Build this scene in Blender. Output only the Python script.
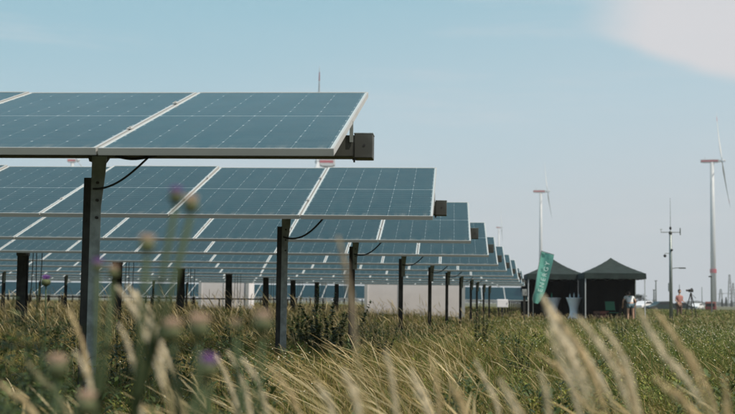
import bpy, math, random
import numpy as np
from mathutils import Vector, Matrix

for o in list(bpy.data.objects):
    bpy.data.objects.remove(o)
random.seed(7)
rng = np.random.default_rng(11)
R = math.radians
scene = bpy.context.scene
C = scene.collection

# ------------------------------------------------------------------ camera
EYE = 0.85
FPX = 1170.0
YAW, PITCH, ROLL = R(4.18), R(4.6), 0.0125
Mcam = (Matrix.Translation((0, 0, EYE)) @ Matrix.Rotation(YAW, 4, 'Z')
        @ Matrix.Rotation(R(90) + PITCH, 4, 'X') @ Matrix.Rotation(ROLL, 4, 'Z'))
cd = bpy.data.cameras.new('camera')
cam = bpy.data.objects.new('camera', cd)
C.objects.link(cam)
cam.matrix_world = Mcam
cd.sensor_width = 36
cd.lens = 36 * FPX / 735
cd.clip_start = 0.05
cd.clip_end = 12000
cd.dof.use_dof = True
cd.dof.focus_distance = 8.6
cd.dof.aperture_fstop = 4.6
cd.dof.aperture_blades = 0
scene.camera = cam

# ------------------------------------------------------------------ sun, sky, exposure
SUN_EL, SUN_AZ = R(56), R(118)          # azimuth clockwise from +Y (the viewing direction)
sd = Vector((math.sin(SUN_AZ) * math.cos(SUN_EL), math.cos(SUN_AZ) * math.cos(SUN_EL), math.sin(SUN_EL)))
sl = bpy.data.lights.new('sun', 'SUN')
sl.energy = 4.0
sl.angle = R(0.6)
sl.color = (1.0, 0.92, 0.78)
sun = bpy.data.objects.new('sun', sl)
C.objects.link(sun)
sun.rotation_euler = sd.to_track_quat('Z', 'Y').to_euler()

w = bpy.data.worlds.new('World')
scene.world = w
w.use_nodes = True
nt = w.node_tree
nt.nodes.clear()
def N(t, **k):
    n = nt.nodes.new(t)
    for a, b in k.items():
        setattr(n, a, b)
    return n
def L(a, b):
    nt.links.new(a, b)
def mth(op, a, b=None, c=None, clamp=False):
    n = nt.nodes.new('ShaderNodeMath')
    n.operation = op
    n.use_clamp = clamp
    for i, v in enumerate((a, b, c)):
        if v is None:
            continue
        if isinstance(v, (int, float)):
            n.inputs[i].default_value = v
        else:
            L(v, n.inputs[i])
    return n.outputs[0]
def mixc(f, a, b, blend='MIX'):
    n = nt.nodes.new('ShaderNodeMix')
    n.data_type = 'RGBA'
    n.blend_type = blend
    for s, v in ((n.inputs[0], f), (n.inputs[6], a), (n.inputs[7], b)):
        if isinstance(v, (int, float)):
            s.default_value = v
        elif isinstance(v, tuple):
            s.default_value = v + (1,) if len(v) == 3 else v
        else:
            L(v, s)
    return n.outputs[2]
def sstep(v, a, b):
    n = nt.nodes.new('ShaderNodeMapRange')
    n.interpolation_type = 'SMOOTHSTEP'
    n.clamp = True
    L(v, n.inputs[0])
    n.inputs[1].default_value = a
    n.inputs[2].default_value = b
    return n.outputs[0]
def dotv(v, d):
    n = nt.nodes.new('ShaderNodeVectorMath')
    n.operation = 'DOT_PRODUCT'
    L(v, n.inputs[0])
    n.inputs[1].default_value = d
    return n.outputs['Value']

def at(px, py, Y):
    """the point at forward distance Y seen at photograph position (px, py)"""
    m = Mcam.to_3x3()
    d = m @ Vector(((px - 367.5) / FPX, (207 - py) / FPX, -1))
    return Vector((0, 0, EYE)) + d * (Y / d.y)

sky = N('ShaderNodeTexSky', sky_type='NISHITA', sun_disc=False)
sky.sun_elevation = SUN_EL
sky.sun_rotation = SUN_AZ
sky.air_density = 1.1
sky.dust_density = 1.6
sky.ozone_density = 1.0
tc = N('ShaderNodeTexCoord')
gen = tc.outputs['Generated']
sep = N('ShaderNodeSeparateXYZ')
L(gen, sep.inputs[0])
elev = sep.outputs['Z']
nz = N('ShaderNodeTexNoise')
mp = N('ShaderNodeMapping')
mp.inputs['Scale'].default_value = (1.6, 1.6, 5.0)
L(gen, mp.inputs[0])
L(mp.outputs[0], nz.inputs['Vector'])
nz.inputs['Scale'].default_value = 2.2
nz.inputs['Detail'].default_value = 5
nz.inputs['Roughness'].default_value = 0.5
# thin high veil, thicker towards the horizon
tilt_e = mth('ADD', elev, mth('MULTIPLY', mth('SUBTRACT', nz.outputs['Fac'], 0.5), 0.06))
tilt_e = mth('SUBTRACT', tilt_e, mth('MULTIPLY', sep.outputs['X'], 0.13))
cr = N('ShaderNodeValToRGB')
L(mth('MULTIPLY', tilt_e, 1.0, clamp=True), cr.inputs[0])
el = cr.color_ramp.elements
el[0].position = 0.0; el[0].color = (0.55, 0.60, 0.655, 1)
el[1].position = 1.0; el[1].color = (0.20, 0.40, 0.58, 1)
for ps, cc_ in ((0.07, (0.51, 0.60, 0.66, 1)), (0.15, (0.43, 0.59, 0.67, 1)), (0.27, (0.28, 0.52, 0.62, 1)), (0.5, (0.15, 0.39, 0.48, 1))):
    e_ = el.new(ps); e_.color = cc_
sc10 = N('ShaderNodeVectorMath', operation='SCALE')
L(cr.outputs[0], sc10.inputs[0]); sc10.inputs['Scale'].default_value = 10.0
veil = mth('SUBTRACT', 0.92, mth('MULTIPLY', sstep(elev, 0.1, 0.7), 0.35))
col = mixc(veil, sky.outputs[0], sc10.outputs[0])
# the pale cloud sheet that comes in from the upper right
ds = [(at(px, py, 10) - Vector((0, 0, EYE))).normalized() for px, py in ((600, 38), (738, 84), (596, 60), (606, -30))]
n1 = ds[0].cross(ds[1]).normalized()
if n1.z < 0: n1 = -n1
n2 = ds[2].cross(ds[3]).normalized()
if n2.x < 0: n2 = -n2
nz2 = N('ShaderNodeTexNoise')
L(gen, nz2.inputs['Vector'])
nz2.inputs['Scale'].default_value = 7
nz2.inputs['Detail'].default_value = 6
wob = mth('MULTIPLY', mth('SUBTRACT', nz2.outputs['Fac'], 0.5), 0.05)
e1 = sstep(mth('ADD', dotv(gen, n1), mth('MULTIPLY', wob, 0.5)), -0.005, 0.010)
e2 = sstep(mth('ADD', dotv(gen, n2), wob), -0.03, 0.05)
nz3 = N('ShaderNodeTexNoise')
L(gen, nz3.inputs['Vector'])
nz3.inputs['Scale'].default_value = 3
nz3.inputs['Detail'].default_value = 4
cl = mth('MULTIPLY', mth('MULTIPLY', e1, e2), mth('ADD', 0.68, mth('MULTIPLY', nz3.outputs['Fac'], 0.4), clamp=True))
# a few thin streaks drawn out from it
mp4 = N('ShaderNodeMapping')
mp4.inputs['Scale'].default_value = (3.0, 3.0, 26.0)
mp4.inputs['Rotation'].default_value = (0, 0.16, 0)
L(gen, mp4.inputs[0])
nz4 = N('ShaderNodeTexNoise')
L(mp4.outputs[0], nz4.inputs['Vector'])
nz4.inputs['Scale'].default_value = 1.5
nz4.inputs['Detail'].default_value = 7
nz4.inputs['Roughness'].default_value = 0.6
strk = mth('MULTIPLY', sstep(nz4.outputs['Fac'], 0.48, 0.80), 0.3)
col = mixc(strk, col, (6.4, 6.5, 6.8))
col = mixc(cl, col, (6.7, 6.45, 6.6))
bg = N('ShaderNodeBackground')
L(col, bg.inputs[0])
bg.inputs[1].default_value = 0.1
wo = N('ShaderNodeOutputWorld')
L(bg.outputs[0], wo.inputs[0])

scene.view_settings.view_transform = 'Standard'
scene.view_settings.look = 'None'
scene.view_settings.gamma = 1
scene.view_settings.exposure = 0.16
scene.cycles.max_bounces = 6
scene.cycles.diffuse_bounces = 3
scene.cycles.glossy_bounces = 3
scene.cycles.transmission_bounces = 3

# ------------------------------------------------------------------ materials
def mat(name, colr, rough=0.6, metal=0.0, noise=0.0, nscale=8.0, spec=0.5, trans=0.0, bump=0.0, c2=None, coords='Object'):
    global nt
    m = bpy.data.materials.new(name)
    m.use_nodes = True
    nt = m.node_tree
    b = nt.nodes['Principled BSDF']
    b.inputs['Base Color'].default_value = (*colr, 1)
    b.inputs['Roughness'].default_value = rough
    b.inputs['Metallic'].default_value = metal
    b.inputs['Specular IOR Level'].default_value = spec
    if noise or bump or c2:
        t = N('ShaderNodeTexCoord')
        n = N('ShaderNodeTexNoise')
        L(t.outputs[coords], n.inputs['Vector'])
        n.inputs['Scale'].default_value = nscale
        n.inputs['Detail'].default_value = 6
        other = c2 if c2 else tuple(v * (1 - noise) for v in colr)
        f = sstep(n.outputs['Fac'], 0.35, 0.65)
        L(mixc(f, colr, other), b.inputs['Base Color'])
        L(mth('ADD', mth('MULTIPLY', n.outputs['Fac'], 0.25), max(rough - 0.12, 0)), b.inputs['Roughness'])
        if bump:
            bp = N('ShaderNodeBump')
            bp.inputs['Strength'].default_value = bump
            bp.inputs['Distance'].default_value = 0.01
            L(n.outputs['Fac'], bp.inputs['Height'])
            L(bp.outputs[0], b.inputs['Normal'])
    return m

def glass_mat():
    """solar cells under glass: 6 columns of half cells, pale gaps, corner diamonds, busbars"""
    global nt
    m = bpy.data.materials.new('solar_cells')
    m.use_nodes = True
    nt = m.node_tree
    b = nt.nodes['Principled BSDF']
    t = N('ShaderNodeTexCoord')
    s = N('ShaderNodeSeparateXYZ')
    L(t.outputs['Object'], s.inputs[0])
    x, y = s.outputs['X'], s.outputs['Y']
    u = mth('DIVIDE', mth('SUBTRACT', x, 0.027), 0.1815)
    half = mth('GREATER_THAN', y, 1.139)
    v = mth('DIVIDE', mth('SUBTRACT', mth('SUBTRACT', y, 0.022), mth('MULTIPLY', half, 0.007)), 0.18617)  # full cells, 6 + 6
    # distance (m) to nearest column / row boundary
    def near(a, size):
        f = mth('FRACT', mth('ADD', a, 0.5))
        return mth('MULTIPLY', mth('ABSOLUTE', mth('SUBTRACT', f, 0.5)), size)
    dx = near(u, 0.1815)
    dy = near(v, 0.18617)
    dyh = near(mth('MULTIPLY', v, 2.0), 0.0931)
    colgap = mth('LESS_THAN', dx, 0.0016)
    rowgap = mth('LESS_THAN', dyh, 0.0009)
    dia = mth('LESS_THAN', mth('ADD', dx, mth('MULTIPLY', dy, 0.55)), 0.0075)
    bus = mth('LESS_THAN', near(mth('MULTIPLY', u, 10.0), 0.01815), 0.0005)
    mid = mth('LESS_THAN', mth('ABSOLUTE', mth('SUBTRACT', y, 1.139)), 0.006)
    ex = mth('MINIMUM', mth('SUBTRACT', x, 0.020), mth('SUBTRACT', 1.123, x))
    ey = mth('MINIMUM', mth('SUBTRACT', y, 0.020), mth('SUBTRACT', 2.258, y))
    edge = mth('LESS_THAN', mth('MINIMUM', ex, ey), 0.0)
    n = N('ShaderNodeTexNoise')
    L(t.outputs['Object'], n.inputs['Vector'])
    n.inputs['Scale'].default_value = 1.4
    # every cell a touch different
    wn = N('ShaderNodeTexWhiteNoise', noise_dimensions='3D')
    cb = N('ShaderNodeCombineXYZ')
    L(mth('FLOOR', u), cb.inputs[0])
    L(mth('FLOOR', mth('MULTIPLY', v, 2.0)), cb.inputs[1])
    oi = N('ShaderNodeObjectInfo')
    L(mth('MULTIPLY', oi.outputs['Random'], 40.0), cb.inputs[2])
    L(cb.outputs[0], wn.inputs['Vector'])
    cell = mixc(wn.outputs['Value'], (0.003, 0.017, 0.019), (0.005, 0.024, 0.026))
    pan = mth('ADD', 0.88, mth('MULTIPLY', oi.outputs['Random'], 0.24))
    vm = N('ShaderNodeVectorMath', operation='SCALE')
    L(cell, vm.inputs[0]); L(pan, vm.inputs['Scale'])
    c = mixc(mth('MULTIPLY', bus, 0.35), vm.outputs[0], (0.18, 0.22, 0.24))
    c = mixc(mth('MULTIPLY', rowgap, 0.5), c, (0.25, 0.32, 0.34))
    c = mixc(mth('MULTIPLY', colgap, 0.26), c, (0.42, 0.50, 0.53))
    c = mixc(mth('MULTIPLY', mid, 0.45), c, (0.5, 0.56, 0.58))
    c = mixc(mth('MULTIPLY', dia, 0.34), c, (0.75, 0.8, 0.8))
    c = mixc(edge, c, (0.55, 0.6, 0.6))
    # dust film
    n2 = N('ShaderNodeTexNoise')
    L(t.outputs['Object'], n2.inputs['Vector'])
    n2.inputs['Scale'].default_value = 9
    n2.inputs['Detail'].default_value = 8
    dust = mth('MULTIPLY', sstep(n2.outputs['Fac'], 0.3, 0.8), 0.035)
    c = mixc(dust, c, (0.40, 0.38, 0.34))
    # grime gathered along the low edge and rain streaks running down the slope
    mp_ = N('ShaderNodeMapping'); mp_.inputs['Scale'].default_value = (14, 0.8, 1)
    L(t.outputs['Object'], mp_.inputs[0])
    n3 = N('ShaderNodeTexNoise'); L(mp_.outputs[0], n3.inputs['Vector']); n3.inputs['Scale'].default_value = 1.5; n3.inputs['Detail'].default_value = 5
    low = mth('SUBTRACT', 1.0, sstep(y, 0.01, 0.16))
    c = mixc(mth('MULTIPLY', mth('ADD', mth('MULTIPLY', low, 0.30), 0.03), sstep(n3.outputs['Fac'], 0.35, 0.75)), c, (0.34, 0.32, 0.27))
    L(c, b.inputs['Base Color'])
    b.inputs['IOR'].default_value = 1.29
    b.inputs['Specular IOR Level'].default_value = 0.5
    L(mth('ADD', mth('ADD', 0.06, mth('MULTIPLY', n.outputs['Fac'], 0.12)), mth('MULTIPLY', n3.outputs['Fac'], 0.06)), b.inputs['Roughness'])
    return m

M = {}
M['cells'] = glass_mat()
M['frame'] = mat('anodised_frame', (0.55, 0.55, 0.53), 0.45, 0.30, noise=0.08, nscale=5)
M['steel'] = mat('galvanised_steel', (0.20, 0.22, 0.21), 0.5, 0.45, noise=0.35, nscale=14, bump=0.1)
M['tube'] = mat('weathered_tube_steel', (0.085, 0.09, 0.08), 0.55, 0.4, noise=0.3, nscale=9)
M['pile'] = mat('dark_pile_steel', (0.045, 0.045, 0.04), 0.65, 0.3, noise=0.45, nscale=10, bump=0.15)
M['upper'] = mat('galvanised_bracket', (0.30, 0.34, 0.33), 0.5, 0.5, noise=0.3, nscale=20, bump=0.1)
M['black'] = mat('black_rubber', (0.015, 0.015, 0.016), 0.6)
M['back'] = mat('backsheet', (0.35, 0.36, 0.36), 0.7)
M['white'] = mat('white_wall', (0.86, 0.83, 0.85), 0.6, noise=0.06, nscale=2)
M['white2'] = mat('white_paint', (0.50, 0.53, 0.55), 0.45, noise=0.05, nscale=0.4)
M['grey'] = mat('grey_paint', (0.33, 0.35, 0.35), 0.5, noise=0.12, nscale=3)
M['red'] = mat('red_paint', (0.42, 0.03, 0.05), 0.5, noise=0.1, nscale=1)
M['tent'] = mat('dark_green_canvas', (0.007, 0.021, 0.018), 0.8, noise=0.3, nscale=3, bump=0.2)
M['tentwall'] = mat('black_canvas', (0.006, 0.007, 0.006), 0.9, noise=0.3, nscale=2, spec=0.2)
M['teal'] = mat('teal_flag_fabric', (0.15, 0.45, 0.38), 0.75, noise=0.25, nscale=2.5)
M['tealdark'] = mat('dark_teal_hem', (0.01, 0.07, 0.06), 0.8)
M['print'] = mat('white_print', (0.62, 0.80, 0.76), 0.8)
M['cloth'] = mat('white_stretch_cloth', (0.72, 0.78, 0.85), 0.75, noise=0.08, nscale=5)
M['skin'] = mat('skin', (0.50, 0.30, 0.21), 0.55)
M['hair'] = mat('dark_hair', (0.03, 0.02, 0.015), 0.6)
M['shirt'] = mat('white_shirt', (0.72, 0.76, 0.78), 0.85, noise=0.08, nscale=6)
M['shirtprint'] = mat('teal_yoke', (0.10, 0.26, 0.28), 0.85)
M['shorts'] = mat('grey_blue_shorts', (0.12, 0.19, 0.23), 0.85)
M['pink'] = mat('salmon_shirt', (0.42, 0.19, 0.17), 0.85, noise=0.1, nscale=6)
M['trouser'] = mat('brown_trousers', (0.14, 0.09, 0.07), 0.85)
M['green_plastic'] = mat('green_seat_fabric', (0.02, 0.16, 0.10), 0.7)
M['bottle'] = mat('bottle_glass', (0.35, 0.42, 0.42), 0.15)
M['gbottle'] = mat('green_bottle_glass', (0.02, 0.2, 0.12), 0.15)
M['carwhite'] = mat('white_car_paint', (0.72, 0.73, 0.75), 0.25)
M['cardark'] = mat('dark_green_car_paint', (0.018, 0.035, 0.035), 0.3)
M['rust'] = mat('rust_red_paint', (0.20, 0.06, 0.045), 0.55, noise=0.4, nscale=3)
M['carglass'] = mat('dark_car_glass', (0.02, 0.025, 0.03), 0.08)
M['bark'] = mat('bark', (0.07, 0.05, 0.035), 0.9, noise=0.4, nscale=10)

def leaf_mat(name, rough=0.55, trans=0.27, spec=0.3):
    """vegetation: the colour attribute 'tint' varies from plant to plant"""
    global nt
    m = bpy.data.materials.new(name)
    m.use_nodes = True
    nt = m.node_tree
    b = nt.nodes['Principled BSDF']
    out = nt.nodes['Material Output']
    a = N('ShaderNodeAttribute', attribute_name='tint')
    L(a.outputs['Color'], b.inputs['Base Color'])
    b.inputs['Roughness'].default_value = rough
    b.inputs['Specular IOR Level'].default_value = spec
    tr = N('ShaderNodeBsdfTranslucent')
    L(a.outputs['Color'], tr.inputs[0])
    mx = N('ShaderNodeMixShader')
    mx.inputs[0].default_value = trans
    L(b.outputs[0], mx.inputs[1]); L(tr.outputs[0], mx.inputs[2])
    L(mx.outputs[0], out.inputs['Surface'])
    return m
M['leaf'] = leaf_mat('vegetation')
M['straw'] = leaf_mat('dry_grass', 0.6, 0.3, 0.25)

# ground
def ground_mat():
    global nt
    m = bpy.data.materials.new('meadow_soil')
    m.use_nodes = True
    nt = m.node_tree
    b = nt.nodes['Principled BSDF']
    t = N('ShaderNodeTexCoord')
    n = N('ShaderNodeTexNoise'); L(t.outputs['Object'], n.inputs['Vector'])
    n.inputs['Scale'].default_value = 0.08; n.inputs['Detail'].default_value = 10
    n2 = N('ShaderNodeTexNoise'); L(t.outputs['Object'], n2.inputs['Vector'])
    n2.inputs['Scale'].default_value = 6; n2.inputs['Detail'].default_value = 8
    c = mixc(sstep(n.outputs['Fac'], 0.4, 0.6), (0.07, 0.085, 0.03), (0.14, 0.125, 0.055))
    c = mixc(mth('MULTIPLY', n2.outputs['Fac'], 0.7), c, (0.03, 0.035, 0.014))
    L(c, b.inputs['Base Color'])
    b.inputs['Roughness'].default_value = 0.95
    return m
M['ground'] = ground_mat()

# ------------------------------------------------------------------ mesh helpers
class MB:
    def __init__(s):
        s.v, s.f = [], []
    def add(s, vs, fs):
        k = len(s.v)
        s.v += [tuple(p) for p in vs]
        s.f += [tuple(i + k for i in f) for f in fs]
        return s
    def box(s, x0, x1, y0, y1, z0, z1):
        return s.add([(x, y, z) for z in (z0, z1) for y in (y0, y1) for x in (x0, x1)],
                     [(0, 2, 3, 1), (4, 5, 7, 6), (0, 1, 5, 4), (2, 6, 7, 3), (0, 4, 6, 2), (1, 3, 7, 5)])
    def tube(s, pts, rad, n=8, caps=True):
        pts = [Vector(p) for p in pts]
        if isinstance(rad, (int, float)): rad = [rad] * len(pts)
        rings = []
        up = Vector((0.13, 0.31, 0.94)).normalized()
        for i, p in enumerate(pts):
            d = (pts[min(i + 1, len(pts) - 1)] - pts[max(i - 1, 0)]).normalized()
            a = d.cross(up)
            if a.length < 0.1: a = d.cross(Vector((1, 0, 0)))
            a.normalize(); b = d.cross(a)
            rings.append([p + (a * math.cos(2 * math.pi * k / n) + b * math.sin(2 * math.pi * k / n)) * rad[i] for k in range(n)])
        vs = [q for r in rings for q in r]
        fs = [(i * n + k, i * n + (k + 1) % n, (i + 1) * n + (k + 1) % n, (i + 1) * n + k) for i in range(len(pts) - 1) for k in range(n)]
        if caps:
            fs.append(tuple(range(n))[::-1]); fs.append(tuple((len(pts) - 1) * n + k for k in range(n)))
        return s.add(vs, fs)
    def lathe(s, prof, n=16, c=(0, 0, 0), sq=0.0):
        vs = []
        for r, z in prof:
            for k in range(n):
                a = 2 * math.pi * k / n
                vs.append((c[0] + r * math.cos(a), c[1] + r * math.sin(a), c[2] + z))
        m = len(prof)
        fs = [(i * n + k, i * n + (k + 1) % n, (i + 1) * n + (k + 1) % n, (i + 1) * n + k) for i in range(m - 1) for k in range(n)]
        fs.append(tuple(range(n))[::-1]); fs.append(tuple((m - 1) * n + k for k in range(n)))
        return s.add(vs, fs)
    def prism(s, poly, y0, y1):
        """polygon in x,z pushed from y0 to y1"""
        n = len(poly)
        vs = [(x, y0, z) for x, z in poly] + [(x, y1, z) for x, z in poly]
        fs = [tuple(range(n)), tuple(range(n, 2 * n))[::-1]] + [(k, k + n, (k + 1) % n + n, (k + 1) % n) for k in range(n)]
        return s.add(vs, fs)
    def mesh(s, name, m=None, smooth=False):
        me = bpy.data.meshes.new(name)
        me.from_pydata(s.v, [], s.f)
        if m: me.materials.append(m)
        me.update()
        if smooth:
            me.polygons.foreach_set('use_smooth', [True] * len(me.polygons))
        return me

def link(name, me, parent=None, loc=None, rot=None):
    o = bpy.data.objects.new(name, me)
    C.objects.link(o)
    if parent is not None: o.parent = parent
    if loc is not None: o.location = loc
    if rot is not None: o.rotation_euler = rot
    return o
def part(name, mb, m, parent, smooth=False, loc=None, rot=None, bevel=0, label=None):
    o = link(name, mb.mesh(name, m, smooth), parent, loc, rot)
    if bevel:
        b = o.modifiers.new('bevel', 'BEVEL'); b.width = bevel; b.segments = 2; b.limit_method = 'ANGLE'
    if label: o['label'] = label
    return o
def tag(o, label, cat, group=None, kind=None):
    o['label'] = label
    if cat: o['category'] = cat
    if group: o['group'] = group
    if kind: o['kind'] = kind
    return o
def thing(name, label, cat, loc=(0, 0, 0), rz=0, group=None):
    o = link(name, None, None, loc, (0, 0, rz))
    o.empty_display_size = 0.2
    return tag(o, label, cat, group)
def kids(o):
    return [c for c in bpy.data.objects if c.parent == o]
def copy_tree(o, parent=None):
    c = o.copy(); C.objects.link(c)
    if parent is not None: c.parent = parent
    for ch in kids(o): copy_tree(ch, c)
    return c

# ------------------------------------------------------------------ the ground
g = MB().add([(-4000, -300, 0), (4000, -300, 0), (4000, 9000, 0), (-4000, 9000, 0)], [(0, 1, 2, 3)])
o = link('ground', g.mesh('ground', M['ground']))
tag(o, 'flat meadow ground running out to the horizon', None, kind='structure')

# ------------------------------------------------------------------ solar tracker rows
TILT = R(17.15)
MW, ML, TH, PITCHX = 1.143, 2.278, 0.035, 1.154
fw = 0.011
fr = MB()
fr.box(0, MW, 0, fw, 0, TH).box(0, MW, ML - fw, ML, 0, TH)
fr.box(0, fw, fw, ML - fw, 0, TH).box(MW - fw, MW, fw, ML - fw, 0, TH)
frame_me = fr.mesh('frame', M['frame'])
pane_me = MB().box(fw, MW - fw, fw, ML - fw, 0.027, 0.0325).mesh('solar_panel', M['cells'])
pane_me.materials.append(M['back'])
for p in pane_me.polygons:
    if p.normal.z < -0.5: p.material_index = 1
jb_me = MB().box(0.50, 0.63, 1.12, 1.16, 0.005, 0.0265).mesh('junction_box', M['black'])
clamp_me = MB().box(-0.014, 0.034 - 0.02, -0.03, 0.03, 0.0, 0.004).box(-0.006, 0.006, -0.008, 0.008, 0.004, 0.010).mesh('clamp', M['frame'])
rail_me = MB().box(-0.02, 0.02, 0.55, 1.73, -0.045, -0.002).mesh('rail', M['steel'])

ct, st = math.cos(TILT), math.sin(TILT)
corner_px = [(332, 155.8), (431.7, 219.9), (470.3, 243.6), (488.3, 257.2), (497.8, 266.2), (506.5, 272), (513.0, 276.6), (518.5, 280.3)]
post_px = [90, 281, 352, 401, 430, 447, 460.5, 471]
ends = []
for n in range(24):
    Y = 5.5 + 4.4 * n + (0.15 if n else 0) + (5.0 if n >= 11 else 0)
    if n < len(corner_px):
        p = at(*corner_px[n], Y); X, z0 = p.x, p.z
        z0 = z0 if n < 6 else EYE + 0.70
    else:
        X = ends[4][0] + (ends[6][0] - ends[2][0]) / (4 * 4.4) * (Y - ends[4][1])
        z0 = EYE + 0.70
    if n >= 11:
        z0 = EYE + 0.10 + 0.015 * (n - 11)
    ends.append((X, Y, z0))
ordinal = ['nearest', 'second nearest', 'third nearest', 'fourth nearest', 'fifth nearest', 'sixth nearest', 'seventh nearest', 'eighth nearest', 'ninth nearest', 'tenth nearest', 'eleventh nearest']
deco = ['big front row of solar panels filling the upper left, its tube end against the sky',
        'second row of tilted solar panels, directly behind the big front row',
        'third row of tilted solar panels counted from the front, cable curving to its post',
        'fourth row of tilted solar panels counted from the front',
        'fifth row of tilted solar panels counted from the front',
        'sixth row of tilted solar panels counted from the front',
        'seventh row of tilted solar panels counted from the front',
        'eighth row of solar panels from the front, stepping down towards the tents',
        'ninth row of solar panels from the front, thin strip near the tents',
        'tenth row of solar panels from the front, seen almost edge-on',
        'eleventh row of solar panels from the front, last before the white containers']

def square_tube(x0, x1, cy, cz, h):
    return MB().box(x0, x1, cy - h, cy + h, cz - h, cz + h)

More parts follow.
